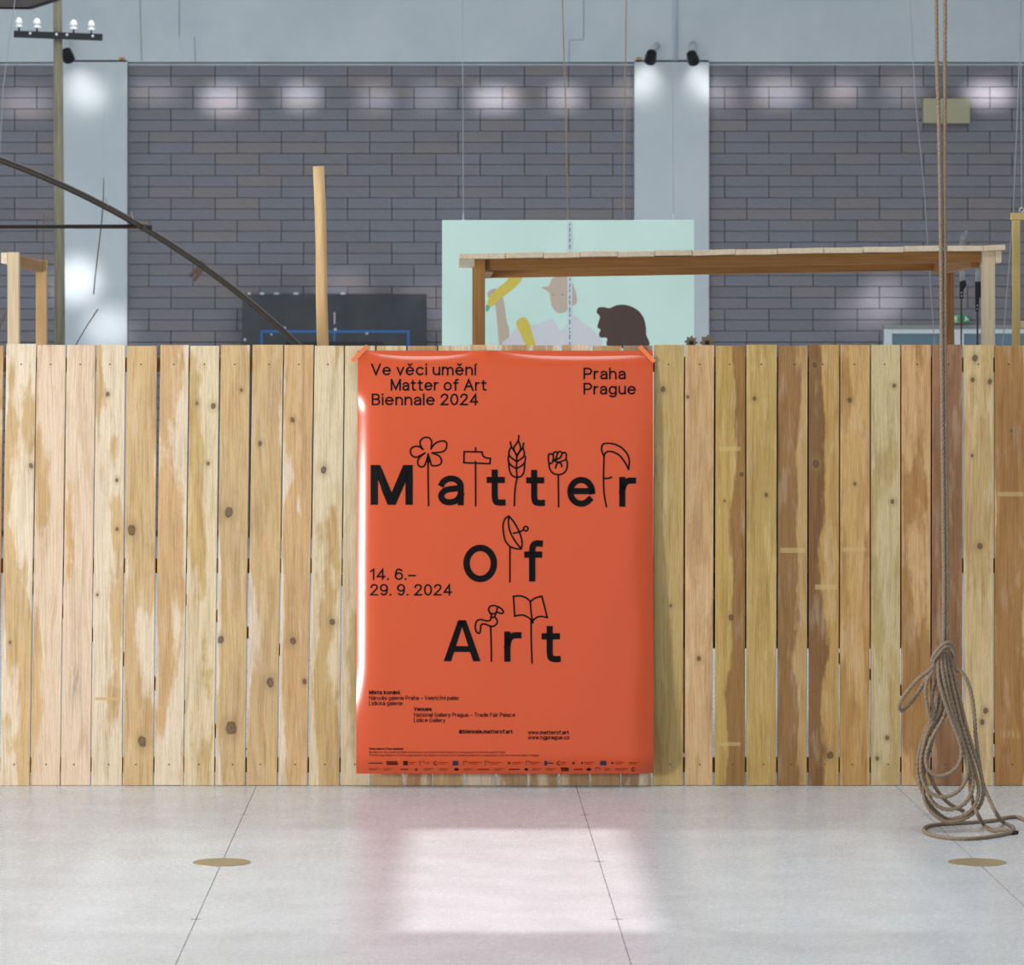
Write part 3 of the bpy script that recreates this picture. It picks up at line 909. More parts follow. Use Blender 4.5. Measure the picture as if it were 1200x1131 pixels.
for q in ((433, 'txt', 15), (453, 'blk', 14), (472.8, 'grid', 5.4), (479.5, 'txt2', 7.5), (492, 'br', 5), (499, 'txt2', 5), (508, 'c', 5), (514, 'txt2', 11), (530.3, 'sq', 6.4), (543, 'br', 4), (549, 'txt2', 15), (568, 'br', 4), (574, 'txt2', 13),
          (594, 'star', 4), (600, 'txt2', 11), (616, 'br', 4), (621, 'txt2', 11), (637, 'sq', 3), (641, 'txt', 6), (651.5, 'c', 5), (657, 'txt2', 6), (669, 'star', 4), (680, 'arrow', 2.5), (684, 'txt2', 11), (702, 'sq', 7), (715, 'arrow', 3), (720, 'txt2', 10), (735, 'txt2', 11)):
    logo(q[0], R1, q[1], q[2], NAVY if q[1] == 'sq' else None)
for q in ((433, 'txt2', 12), (450, 'txt2', 10), (470, 'txt', 8), (486, 'star', 4), (497, 'txt2', 11), (515, 'txt2', 10), (532, 'oval', 5.6), (544, 'txt2', 9), (560, 'txt', 12), (579, 'txt2', 10), (596, 'txt', 12), (614, 'oval', 4), (623, 'txt2', 11), (639, 'txt2', 11), (656, 'blk', 10), (672, 'txt', 9), (686, 'oval', 5.4), (697, 'br', 4.5), (707, 'txt2', 8), (719.5, 'txt2', 15), (738.5, 'c', 4)):
    logo(q[0], R2, q[1], q[2])
# tape
M_TAPE = plain('orange_tape', lin(240, 128, 74), .5, 0, .02)
def tape(px0, py0, px1, py1, label):
    a, c = PS(px0, py0, .002), PS(px1, py1, .002)
    pts = []
    n = 10
    dxy = Vector((px1 - px0, py1 - py0)).normalized(); nn = Vector((-dxy.y, dxy.x)) * 2.6
    b = MB()
    def yy(px, py):
        inside = PW0 < px < PW1 and py > PH0
        return FY - (poster_off(max(PW0, min(PW1, px)), max(PH0, min(PH1, py))) + .0045)
    for k in range(n + 1):
        t = k / n
        cx, cy = px0 + (px1 - px0) * t, py0 + (py1 - py0) * t
        for s_ in (-1, 1):
            x, y = cx + nn.x * s_, cy + nn.y * s_
            p = P(x, y, FY); b.v.append(Vector((p.x, yy(x, y), p.z)))
    m = 2 * (n + 1)
    for k in range(m): b.v.append(b.v[k] + Vector((0, .0006, 0)))
    for k in range(n):
        b.f.append((2 * k, 2 * k + 1, 2 * k + 3, 2 * k + 2)); b.f.append((m + 2 * k, m + 2 * k + 2, m + 2 * k + 3, m + 2 * k + 1))
        b.f.append((2 * k, 2 * k + 2, m + 2 * k + 2, m + 2 * k)); b.f.append((2 * k + 1, m + 2 * k + 1, m + 2 * k + 3, 2 * k + 3))
    b.f.append((0, m, m + 1, 1)); b.f.append((2 * n, 2 * n + 1, m + 2 * n + 1, m + 2 * n))
    b.build('adhesive_tape', M_TAPE, None, org=P((px0 + px1) / 2, (py0 + py1) / 2, FY - .02), label=label, cat='tape', group='tape strips on the poster corners')
tape(413, 423.5, 431, 405.5, 'orange tape strip across the top left poster corner')
tape(749.5, 406, 766.5, 424, 'orange tape strip across the top right poster corner')

# ------------------------------------------------------------------ rope
RD = 13.2
RR = .0072
def hemp():
    k = NT('hemp_rope', .9, spec=.15)
    a = k.noise(k.coord(), 260, 3, .7); b2 = k.noise(k.coord(), 18, 2)
    c = k.mix(k.ramp(a, .3, .7), lin(122, 104, 88), lin(172, 152, 130))
    k.col(k.mix(k.math('MULTIPLY', b2, .3), c, lin(150, 124, 96)))
    k.bump(a, .3, .001)
    return k.m
M_ROPE = hemp()
rope = empty('coiled_rope', FL(1130, 974), 'thick hemp rope hanging from above with its end coiled and looped on the floor', 'rope')
def resample(pts, step):
    out = [pts[0]]; acc = 0
    for a, b in zip(pts[:-1], pts[1:]):
        L = (b - a).length
        if L < 1e-9: continue
        t = step - acc
        while t <= L:
            out.append(a + (b - a) * (t / L)); t += step
        acc = L - (t - step)
    out.append(pts[-1])
    return out
def strand(name, pts, r=RR, parent=rope, pitch=.034, step=.0028, smooth=True):
    pts = catmull(pts, 12) if smooth else [Vector(p) for p in pts]
    pts = resample(pts, step)
    b = MB(); n = 12; ref = None; s_len = 0
    for i, p in enumerate(pts):
        t = (pts[min(i + 1, len(pts) - 1)] - pts[max(i - 1, 0)]).normalized()
        if ref is None: ref = t.orthogonal().normalized()
        ref = (ref - t * ref.dot(t)).normalized(); bb = t.cross(ref)
        if i: s_len += (p - pts[i - 1]).length
        ph = 2 * math.pi * s_len / pitch
        for k in range(n):
            a = 2 * math.pi * k / n
            rr = r * (.66 + .42 * abs(math.cos(1.5 * a - ph)) ** .8)
            b.v.append(p + (ref * math.cos(a) + bb * math.sin(a)) * rr)
    for i in range(len(pts) - 1):
        for k in range(n):
            k2 = (k + 1) % n
            b.f.append((i * n + k, i * n + k2, (i + 1) * n + k2, (i + 1) * n + k))
    b.f.append(tuple(range(n))[::-1]); e = (len(pts) - 1) * n; b.f.append(tuple(e + k for k in range(n)))
    return b.build(name, M_ROPE, parent, smooth=True)
def ch(lst, d=RD):
    out = []
    for q in lst:
        dd = d + (q[2] if len(q) > 2 else 0)
        out.append(P(q[0], q[1], dd))
    return out
strand('hanging_strand', ch([(1094, -1580), (1095.5, -500), (1097, 0), (1100.5, 150), (1102.5, 280), (1103.6, 404), (1105, 560), (1106.2, 680), (1106, 745), (1105, 765)]))
strand('hanging_strand', ch([(1110, -1580), (1108.5, -500), (1107.5, 0), (1107.2, 150), (1107.3, 280), (1107.6, 404), (1108.8, 560), (1110, 680), (1110, 745), (1110, 765)], RD + .004))
# binding turns
for k, (dx, dy) in enumerate(((0, 0), (1.6, 4.2))):
    f = [(1091 + dx, 778 + dy * .6, -.012), (1094 + dx, 768.5 + dy * .8, -.026), (1101 + dx * .8, 759 + dy, -.034), (1108, 753.5 + dy, -.036), (1114.5 - dx * .2, 754 + dy, -.03), (1118 - dx * .2, 759.5 + dy, -.018), (1118.3 - dx * .2, 766 + dy * .6, .0),
         (1114, 768, .022), (1104, 772, .028), (1095, 777, .02), (1091 + dx, 778 + dy * .6, -.012)]
    strand('binding_turn', ch(f))
loops = [
 [(1112, 762, 0), (1117, 785, -.01), (1124, 815, -.012), (1132, 850, -.012), (1141, 880, -.01), (1149, 905, -.006), (1152.5, 928, -.004), (1147, 946, -.006), (1133, 958, -.012), (1114, 963.5, -.018), (1099, 958, -.016), (1086, 944, -.008), (1082, 925, .0), (1083, 905, .004), (1091, 872, .01), (1102, 838, .014), (1106, 800, .012), (1106, 766, .004)],
 [(1109, 762, -.004), (1112, 785, -.018), (1119, 815, -.022), (1127, 850, -.024), (1136, 880, -.02), (1143, 905, -.016), (1147, 928, -.014), (1141, 946, -.014), (1129, 956, -.014), (1111, 960, -.004), (1096, 950, .004), (1082, 931, .004), (1075.5, 905, -.004), (1077, 882, -.012), (1085, 856, -.012), (1095, 838, .0), (1102, 805, .006), (1103, 768, .004)],
 [(1106, 763, -.01), (1108, 785, -.026), (1113, 812, -.03), (1121, 845, -.032), (1130, 875, -.03), (1138, 902, -.026), (1140, 922, -.024), (1132, 940, -.022), (1118, 948, -.022), (1103, 947, -.02), (1091, 937, -.016), (1084, 917, -.012), (1080, 893, -.016), (1084, 870, -.02), (1093, 852, -.018), (1101, 838, -.012), (1108, 815, -.01), (1106, 772, -.004)],
 [(1103, 764, -.012), (1104, 785, -.03), (1108, 808, -.036), (1116, 838, -.038), (1125, 862, -.036), (1132, 885, -.034), (1134, 905, -.032), (1128, 921, -.03), (1117, 931, -.03), (1103, 934, -.028), (1090, 929, -.026), (1081, 914, -.022), (1079, 893, -.022), (1083, 870, -.026), (1089, 853, -.026), (1096, 843, -.02), (1103, 825, -.014), (1104, 775, -.008)],
 [(1100, 768, -.014), (1099, 788, -.032), (1102, 806, -.04), (1109, 828, -.042), (1117, 850, -.042), (1124, 868, -.04), (1126.5, 884, -.04), (1122, 898, -.038), (1111, 907, -.036), (1098, 909, -.034), (1088, 902, -.032), (1085, 888, -.03), (1089, 872, -.032), (1097, 856, -.03), (1105, 842, -.026), (1109, 828, -.018), (1105, 785, -.012)],
 # loop thrown out to the left, small folded loop
 [(1098, 774, -.01), (1091, 784, -.03), (1078, 794, -.034), (1065, 808, -.03), (1056, 821, -.02), (1053.5, 830, -.01), (1058, 832, 0), (1067, 824, .006), (1078, 808, .008), (1087, 793, .006), (1096, 778, .0)],
 [(1098, 776, -.01), (1092, 788, -.034), (1086.5, 798, -.04), (1084.5, 812, -.04), (1087, 830, -.036), (1091, 843, -.032), (1094.5, 836, -.026), (1092, 822, -.02), (1094, 806, -.014), (1099, 785, -.008)],
 [(1099, 776, .02), (1101, 800, .02), (1096, 825, .018), (1089, 848, .014), (1085, 870, .012), (1086, 893, .012), (1091, 912, .012), (1098, 926, .012), (1108, 938, .012), (1119, 946, .012), (1130, 951, .012)],
]
for L in loops:
    strand('rope_loop', ch(L))
def onfl(px, py): return FL(px, py, RR * .95)
# loop to the right that runs down to the floor ring
strand('floor_loop', ch([(1113, 764, .01), (1119, 782, .0), (1129, 790, -.008), (1137, 808, -.01), (1141.5, 835, -.008), (1143.5, 862, -.004), (1147, 890, .0), (1152, 918, .0), (1160, 938, -.01), (1168, 954, -.02)])
       + [onfl(1176, 964), onfl(1186, 969), onfl(1187, 973.5), onfl(1176, 978), onfl(1150, 982), onfl(1125, 983), onfl(1100, 980.5), onfl(1086, 976), onfl(1083, 971.5), onfl(1089, 968), onfl(1103, 966), onfl(1122, 965), onfl(1150, 963), onfl(1166, 961.5), onfl(1179, 958.5), onfl(1192, 957.5), onfl(1201, 961), onfl(1215, 966)])
strand('floor_loop', ch([(1112, 790, .03), (1126, 850, .03), (1134, 905, .02), (1140, 940, .0), (1146, 955, -.02)]) + [onfl(1153, 967), onfl(1163, 973), onfl(1176, 976) + Vector((0, 0, .011)), onfl(1186, 976.5)])
strand('rope_end', [onfl(1186, 976.5), onfl(1192, 975.5)], RR * 1.0)
bpy.data.objects['rope_end'].data.materials[0] = plain('black_end_tape', lin(30, 28, 28), .6)
setp(bpy.data.objects['rope_end'], label='end bound in black tape')

# ------------------------------------------------------------------ things behind the fence
def floor_y(d): return VY + EYE * F / d
def box_px(name, mat, parent, x0, x1, y0, y1, d, th, bevel=.002, **tag):
    a, b = P(x0, y0, d), P(x1, y1, d)
    return MB().box(a.x, b.x, d, d + th, max(b.z, 0), a.z).build(name, mat, parent, bevel=bevel, **tag)

# peeled log
d = 15.35
a, c = P(373.2, 195, d), P(379, 404, d)
bt = a + (c - a) * (a.z / (a.z - c.z))
lg = MB(); n = 14
pts = [a + (bt - a) * (k / n) + Vector((.003 * math.sin(k * 1.3), 0, 0)) for k in range(n + 1)]
lg.tube(pts, [.0238 + .0028 * k / n + .0006 * math.sin(k * 2.1) for k in range(n + 1)], 18)
lg.build('wooden_pole', M_LOG, None, smooth=False, org=bt, label='round peeled wooden pole rising behind the fence left of the poster', cat='pole')
for p in bpy.data.objects['wooden_pole'].data.polygons:
    p.use_smooth = len(p.vertices) == 4

# black board behind the right half of the fence, seen through its gaps
d = 15.9
bb = empty('black_board', P(940, floor_y(d), d), 'black board on two feet behind the right fence planks seen through the gaps', 'board')
box_px('panel', M_BLACK, bb, 768, 1120, 418, 760, d, .02)
for x in (800, 1085): box_px('foot', M_RAIL, bb, x - 8, x + 8, 760, 900, d, .04)

# long timber shelter / table
d = 17.0
tb_ = empty('timber_table', P(860, floor_y(d), d), 'tall rough timber table with a plank top rising behind the right half of the fence', 'table')
TD = 1.45
edges = [538, 592, 637, 680, 724, 767, 811, 862, 911, 965, 1011, 1059, 1110, 1152, 1178]
def ttop(px): return 297.5 - 10.5 * (px - 538) / (1178 - 538)
for a, c in zip(edges[:-1], edges[1:]):
    ya, yc = ttop(a) + random.uniform(-.5, .5), ttop(c) + random.uniform(-.5, .5)
    h = 6.3 * d / F
    p, q = P(a + .3, ya, d), P(c - .3, yc, d)
    fr = random.uniform(-.015, .0)
    b = MB().hexa([(p.x, d + fr, p.z - h), (q.x, d + fr, q.z - h), (q.x, d + TD + .1, q.z - h), (p.x, d + TD + .1, p.z - h)],
                  [(p.x, d + fr, p.z), (q.x, d + fr, q.z), (q.x, d + TD + .1, q.z), (p.x, d + TD + .1, p.z)])
    b.build('top_plank', M_TIMB_X, tb_, bevel=.002)
def rail_x(name, x0, x1, d0, th, drop, hh, mat):
    p, q = P(x0, ttop(x0) + 6.4, 17.0), P(x1, ttop(x1) + 6.4, 17.0)
    b = MB().hexa([(p.x, d0, p.z - hh), (q.x, d0, q.z - hh), (q.x, d0 + th, q.z - hh), (p.x, d0 + th, p.z - hh)],
                  [(p.x, d0, p.z), (q.x, d0, q.z), (q.x, d0 + th, q.z), (p.x, d0 + th, p.z)])
    b.build(name, mat, tb_, bevel=.002)
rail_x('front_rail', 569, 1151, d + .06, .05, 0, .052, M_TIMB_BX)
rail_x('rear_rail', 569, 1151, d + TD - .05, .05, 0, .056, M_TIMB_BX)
def leg(x0, x1, d0, th, mat):
    p, q = P(x0, 0, 17.0), P(x1, 0, 17.0)
    zt = P(0, ttop((x0 + x1) / 2) + 6.6, 17.0).z
    MB().box(p.x, q.x, d0, d0 + th, 0, zt).build('leg', mat, tb_, bevel=.002)
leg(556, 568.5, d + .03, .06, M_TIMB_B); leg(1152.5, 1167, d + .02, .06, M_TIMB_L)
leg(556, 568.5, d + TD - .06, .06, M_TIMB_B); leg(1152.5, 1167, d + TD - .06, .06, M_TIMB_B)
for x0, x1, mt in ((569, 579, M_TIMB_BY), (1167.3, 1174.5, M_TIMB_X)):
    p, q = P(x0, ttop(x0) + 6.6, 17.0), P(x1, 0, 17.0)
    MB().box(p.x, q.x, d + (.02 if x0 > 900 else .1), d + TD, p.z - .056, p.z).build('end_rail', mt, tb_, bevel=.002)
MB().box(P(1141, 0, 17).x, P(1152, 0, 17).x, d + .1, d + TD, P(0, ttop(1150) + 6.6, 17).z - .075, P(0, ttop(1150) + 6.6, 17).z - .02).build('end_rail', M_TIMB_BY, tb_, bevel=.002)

# trestle at the left edge
d = 16.4
tr = empty('timber_trestle', P(20, floor_y(d), d), 'small timber trestle of two posts and a rail behind the fence at the left edge', 'trestle')
box_px('post', M_TIMB_L, tr, 8.7, 21.8, 295.5, floor_y(d), d, .055)
p0, p1 = P(1.2, 296, d), P(8.5, 308.8, d)
MB().box(p0.x, p1.x, d, d + 1.2, p1.z, p0.z).build('top_rail', M_TIMB_X, tr, bevel=.002)
d2 = d + 1.13
a_, c_ = P(8.7, 0, d).x, P(21.8, 0, d).x
M_TIMB_T = timber('tan_timber', lin(206, 170, 122), lin(182, 142, 94), 'Z', seed=11)
MB().box(a_, c_, d2, d2 + .055, 0, p0.z).build('post', M_TIMB_T, tr, bevel=.002)
MB().box(a_ + .004, a_ + .034, d + .056, d2 - .001, p1.z - .01, p0.z - .006).build('side_rail', M_TIMB_BY, tr, bevel=.002)

# frame at the right edge
d = 18.0
fr = empty('timber_portal', P(1191, floor_y(d), d), 'slim yellow timber frame hung from a wire at the right edge behind the fence', 'frame')
box_px('post', M_TIMB_Y, fr, 1187.2, 1195.6, 257.8, floor_y(d), d, .04)
box_px('post', M_TIMB_Y, fr, 1402, 1410.5, 257.8, floor_y(d), d, .04)
box_px('top_bar', M_TIMB_Y, fr, 1185.6, 1412, 249.5, 257.6, d, .045)
box_px('cross_bar', M_TIMB_L, fr, 1195.8, 1401.8, 376, 384, d, .03)
ec = P(1197.3, 246.3, d + .02)
MB().tube([ec + Vector((math.cos(t) * .011, 0, math.sin(t) * .011)) for t in [k * math.pi / 8 for k in range(17)]], .0035, 8).build('eye_bolt', M_CHROME, fr, smooth=True)
MB().tube([ec + Vector((0, 0, .012)), P(1196, 0, d + .02), P(1187, -1100, d + .02)], .0022, 6).build('suspension_wire', M_WIRE, fr)

# painting
d = 22.0
M_MINT = None
def mint():
    k = NT('mint_canvas', .7, spec=.25)
    a = k.noise(k.coord(), 1.4, 3); s_ = k.noise(k.coord(), 120, 2, .7)
    c = k.mix(k.ramp(a, .3, .7), lin(208, 238, 226), lin(218, 244, 234))
    k.col(k.mix(k.math('MULTIPLY', k.ramp(s_, .62, .74), .5), c, lin(232, 240, 232)))
    return k.m
M_MINT = mint()
pa = empty('hanging_painting', P(666, 560, d), 'mint green painting of two figures hung on wires behind the timber table', 'painting')
can = box_px('canvas', M_MINT, pa, 518, 813.5, 258, 560, d, .035)
def pic(name, pts, mat, lift, smooth=True):
    q = [tuple(v)[:2] for v in catmull([(x, y, 0) for x, y in pts], 5, True)][:-1] if smooth else pts
    poly = [P(x, y, d) + Vector((0, -lift, 0)) for x, y in q]
    b = MB()
    c = Vector((sum(p.x for p in poly) / len(poly), poly[0].y, sum(p.z for p in poly) / len(poly)))
    b.prism(poly[::1], (0, lift - .0005, 0))
    return b.build(name, mat, can)
def paint(n_, c): return plain(n_, c, .75, 0, .05, 40, .2)
SKIN, SHIRT, YEL, HAIR, GRN = paint('paint_beige', lin(206, 188, 170)), paint('paint_white', lin(222, 222, 228)), paint('paint_yellow', lin(226, 206, 96)), paint('paint_umber', lin(92, 74, 70)), paint('paint_green', lin(120, 190, 160))
O7 = lambda pts: [(500 + x / 3.4286, 220 + y / 3.4286) for x, y in pts]
pic('painted_club', O7([(395, 335), (350, 335), (320, 375), (285, 405), (250, 445), (245, 470), (265, 475), (290, 450), (330, 420), (370, 385)]), YEL, .0014)
pic('painted_tip', O7([(240, 470), (255, 478), (245, 497), (238, 492)]), GRN, .0012)
pic('painted_arm', O7([(245, 420), (275, 405), (300, 425), (312, 470), (320, 530), (332, 580), (325, 640), (295, 640), (285, 560), (278, 490), (268, 450), (250, 445)]), SKIN, .001)
pic('painted_shirt', O7([(330, 600), (370, 560), (440, 550), (505, 528), (540, 572), (590, 515), (630, 545), (670, 575), (685, 640), (325, 640)]), SHIRT, .0012)
pic('painted_head', O7([(462, 400), (490, 395), (505, 365), (540, 354), (575, 365), (592, 400), (600, 425), (604, 455), (596, 470), (575, 480), (555, 500), (525, 502), (503, 475), (495, 430), (485, 415)]), SKIN, .0014)
pic('painted_sleeve', O7([(360, 545), (375, 525), (395, 522), (412, 545), (425, 590), (438, 640), (405, 640), (380, 595)]), YEL, .0016)
pic('painted_profile', O7([(683, 500), (690, 482), (712, 480), (735, 484), (765, 472), (805, 472), (845, 490), (870, 520), (880, 555), (882, 590), (886, 640), (735, 640), (725, 605), (700, 602), (692, 590), (698, 570), (686, 560), (692, 535), (696, 518)]), HAIR, .0012)
for ex, ey in ((508, 430), (546, 430)): pic('painted_eye', [(500 + ex / 3.4286 + .8 * math.cos(k), 220 + ey / 3.4286 + .8 * math.sin(k)) for k in range(6)], HAIR, .002, False)
M_ZIP = plain('white_tape_strip', lin(216, 226, 232), .7)
MB().box(P(665, 0, d).x, P(670.5, 0, d).x, d - .004, d - .0002, P(0, 560, d).z, P(0, 259, d).z).build('centre_strip', M_ZIP, can)
M_PRINT = plain('grey_print', lin(132, 142, 156), .8)
yq = 262
while yq < 402:
    hq = random.uniform(2, 6)
    MB().box(P(667, 0, d).x, P(668.4, 0, d).x, d - .0055, d - .0042, P(0, yq + hq, d).z, P(0, yq, d).z).build('strip_print', M_PRINT, can)
    yq += hq + random.uniform(1, 4)
for x in (543, 789):
    MB().tube([P(x, 258, d + .015), P(x - 1, 0, d + .015), P(x - 3, -780, d + .015)], .0026, 6).build('suspension_wire', M_WIRE, pa)
    MB().tube([P(x, 258, d + .015), P(x, 250, d + .015)], .006, 8).build('wire_clamp', M_CHROME, pa)

# cords hanging in front of the wall
def line_thing(name, pts, r, mat, label, cat, group=None, d=22.5):
    q = [P(x, y, d) for x, y in pts]
    o = MB().tube(q, r, 6).build(name, mat, None, smooth=True, org=q[-1], label=label, cat=cat, group=group)
    return o
line_thing('thin_rope', [(656, -760), (659, 0), (663, 130), (666, 256), (668, 748)], .0042, M_CORD, 'thin brown cord hanging behind the painting near its middle', 'cord', 'cords behind the painting')
line_thing('thin_rope', [(737, -760), (734, 0), (732, 130), (731, 256), (729, 748)], .0042, M_CORD, 'thin brown cord hanging just left of the white column', 'cord', 'cords behind the painting')
d = 20.0
line_thing('steel_wire', [(1040, -905), (1066.5, 0), (1072, 110), (1082, 210), (1095, 404), (1108, 788)], .0024, M_WIRE, 'slack grey wire slanting down left of the hanging rope', 'wire', 'wires on the right', d)
line_thing('steel_wire', [(1215, -905), (1197, 0), (1192, 140), (1187, 255), (1175, 404), (1150, 788)], .0028, M_WIRE, 'grey wire slanting down beside the slim yellow timber frame', 'wire', 'wires on the right', d)

# two blade tools on steel rods
def flat(name, pts, d, th, mat, parent):
    poly = [P(x, y, d) for x, y in pts]
    return MB().prism(poly, (0, th, 0)).build(name, mat, parent, bevel=0)
M_BLADE = plain('worn_blade', lin(176, 176, 178), .4, .15, .3, 30)
d = 20.6
t1 = empty('curved_blade', P(1126.5, floor_y(d), d), 'curved steel blade with black handle upright on a thin rod, reaching above the timber table', 'tool', 'blades on rods')
MB().tube([P(1126.5, floor_y(d), d), P(1126.5, 345, d)], .0045, 8).build('rod', M_STEEL, t1)
flat('handle', [(1124.6, 350), (1128.6, 350), (1129, 340), (1133, 334), (1131, 328), (1125, 330)], d - .008, .016, M_BLACK, t1)
flat('blade', [(1125, 330), (1131, 328), (1130, 305), (1129, 285), (1134.5, 271), (1132.5, 269), (1126, 276), (1123.5, 290), (1123.5, 310)], d - .003, .006, M_BLADE, t1)
for yy in (343, 347): MB().lathe(P(1126.6, yy, d - .0075), [(.004, 0), (.004, -.003)], 10, 'Y').build('rivet', M_CHROME, t1)
t2 = empty('straight_blade', P(1145.5, floor_y(d), d), 'broad straight steel blade with black handle on a thin rod under the timber table top', 'tool', 'blades on rods')
MB().tube([P(1145.5, floor_y(d), d), P(1145.5, 360, d)], .0055, 8).build('rod', M_STEEL, t2)
flat('handle', [(1143.4, 365), (1147.2, 365), (1147.5, 349), (1150.5, 348), (1150, 330), (1143, 330), (1143, 343)], d - .009, .018, M_BLACK, t2)
flat('blade', [(1143, 331), (1149, 331), (1149, 322), (1146.5, 306), (1143.5, 306)], d - .003, .006, M_BLADE, t2)
for yy in (358, 362): MB().lathe(P(1145.4, yy, d - .0085), [(.004, 0), (.004, -.003)], 10, 'Y').build('rivet', M_CHROME, t2)

# two star shaped wheels just above the planks
M_STAR = plain('weathered_star_wood', lin(160, 138, 112), .8, 0, .2, 60)
M_BALL = plain('dark_bead', lin(40, 40, 44), .15)
d = 15.1
for cx, cy, r, rot, np_, lab in ((810, 401, 8.2, .1, 8, 'smaller toothed wooden star peeking above the fence beside the column'), (828.8, 401, 9.2, .35, 7, 'larger toothed wooden star peeking above the fence right of the smaller one')):
    st = empty('toothed_star', P(cx, floor_y(d), d), lab, 'star', 'toothed stars above the fence')
    MB().tube([P(cx, floor_y(d), d + .012), P(cx, cy, d + .012)], .006, 8).build('stem', M_STEEL, st)
    pts = []
    for k in range(2 * np_):
        a = rot + math.pi * k / np_; q = r if k % 2 == 0 else r * .68
        pts.append((cx + q * math.cos(a), cy + q * math.sin(a)))
    MB().prism([P(x, y, d) for x, y in pts], (0, .01, 0)).build('star_plate', M_STAR, st)
    rb = 2.7 * d / F
    MB().lathe(P(cx, cy, d - rb * .6), [(rb * math.sin(t), -rb * math.cos(t) * -1 if False else rb * math.cos(math.pi - t)) for t in [.05 + k * (math.pi - .1) / 8 for k in range(9)]], 14, 'Y').build('bead', M_BALL, st, smooth=True)

# steel arch
d = 20.0
C0 = (-342, 1127); R0 = 1000.0
fy_ = floor_y(d)
an0 = math.asin((C0[1] - fy_) / R0)
ar = empty('steel_arch', P(599, fy_, d), 'dark bent steel tube arch with a horizontal tie at the upper left', 'arch')
pts = [P(C0[0] + R0 * math.cos(t), C0[1] - R0 * math.sin(t), d) for t in [an0 + (math.pi - 2 * an0) * k / 90 for k in range(91)]]
MB().tube(pts, .0185, 14).build('arch_tube', M_STEEL, ar, smooth=True)
MB().tube([P(-342 - 515, 265.5, d), P(172, 265.5, d)], .012, 12).build('tie_tube', M_STEEL, ar, smooth=True)
MB().tube([P(164, 265.5, d), P(178, 267, d)], .02, 12).build('socket', M_STEEL, ar, smooth=True)
flat('fork_bracket', [(236, 305), (242, 311), (236, 320), (228, 330), (226.5, 327), (230, 321), (227.5, 320), (223, 325.5), (221, 323), (228, 315)], d - .01, .02, plain('rusty_steel', lin(104, 84, 70), .7, .3), ar)
M_CLIP = plain('clip_wire', lin(170, 160, 150), .5, .4)
for x, y in ((125, 237), (155, 253)):
    MB().tube([P(x - 1, y - 4.5, d - .012), P(x, y, d - .021), P(x + 1.5, y + 4.2, d - .012)], .003, 6).build('clip', M_CLIP, ar)

# telephone pole
d = 28.0
up = empty('telephone_pole', P(70, floor_y(d), d), 'weathered wooden telephone pole with a crossarm and four white insulators', 'pole')
MB().tube([P(71.5, floor_y(d), d), P(69.5, 280, d), P(67.5, 0, d), P(66.8, -60, d)], [.042, .040, .0345, .033], 20).build('pole_shaft', M_POLE, up, smooth=True)
arm = MB().bar(P(16.3, 39.8, d - .055), P(120, 43.8, d - .055), .03, .052)
arm = arm.build('crossarm', M_BLACK, up, bevel=.002)
for x, sc_ in ((22.3, .9), (43.4, 1.0), (86.3, 1.0), (107, .88)):
    yb = 36.5 + (x - 16) * .04
    c = P(x, yb, d - .055); u = d / F
    ins = MB().lathe(c + Vector((0, 0, 4.6 * u)), [(.9 * u, 0), (4.6 * u * sc_, .1 * u), (4.7 * u * sc_, 1.6 * u), (3.9 * u * sc_, 2.6 * u), (2.6 * u * sc_, 3.2 * u), (2.6 * u * sc_, 4.0 * u), (4.6 * u * sc_, 4.6 * u), (4.6 * u * sc_, 6.6 * u), (3.7 * u * sc_, 9.2 * u), (2.2 * u * sc_, 11.0 * u), (.4 * u, 11.8 * u)], 18).build('insulator', M_PORC, up, smooth=True)
    MB().tube([c - Vector((0, 0, .004)), c + Vector((0, 0, 5.5 * u))], .007, 8).build('pin', M_BLACK, ins)
for x, y in ((35.3, 39.3), (66.2, 40.5), (78.5, 41), (108.6, 42.4)):
    MB().lathe(P(x, y, d - .070), [(.011, 0), (.011, -.006), (.006, -.009)], 10, 'Y').build('bolt', M_CHROME, arm)

# hanging dark slab, top left corner
d = 26.0
zc = P(35, 8.8, d).z
c = Vector((P(35, 9, d).x, d, zc)); e1 = Vector((-.99, -.10, 0)) * 1.3; e2 = Vector((.39, -.92, 0)) * 1.3
M_SLAB = plain('dark_panel', lin(88, 76, 72), .7, 0, .12, 15)
sl = empty('hanging_platform', c + (e1 + e2) / 2, 'dark brown platform hung on wires in the top left corner', 'platform')
MB().prism([c, c + e1, c + e1 + e2, c + e2], (0, 0, .05)).build('panel', M_SLAB, sl)
for p, q in ((c, c + e1), (c, c + e2), (c + e1, c + e1 + e2), (c + e2, c + e1 + e2)):
    MB().bar(p + Vector((0, 0, .012)), q + Vector((0, 0, .012)), .03, .05).build('edge_bar', M_BLACK, sl)
for p in (c, c + e1, c + e2, c + e1 + e2):
    MB().tube([p + Vector((0, 0, .04)), Vector((p.x, p.y, 7.99))], .003, 6).build('suspension_wire', M_WIRE, sl)
line_thing('steel_wire', [(90, -620), (17.5, 0), (4, 100), (-30, 720)], .003, M_WIRE, 'thin grey wire slanting down at the far left edge in front of the block wall', 'wire', None, 24.5)

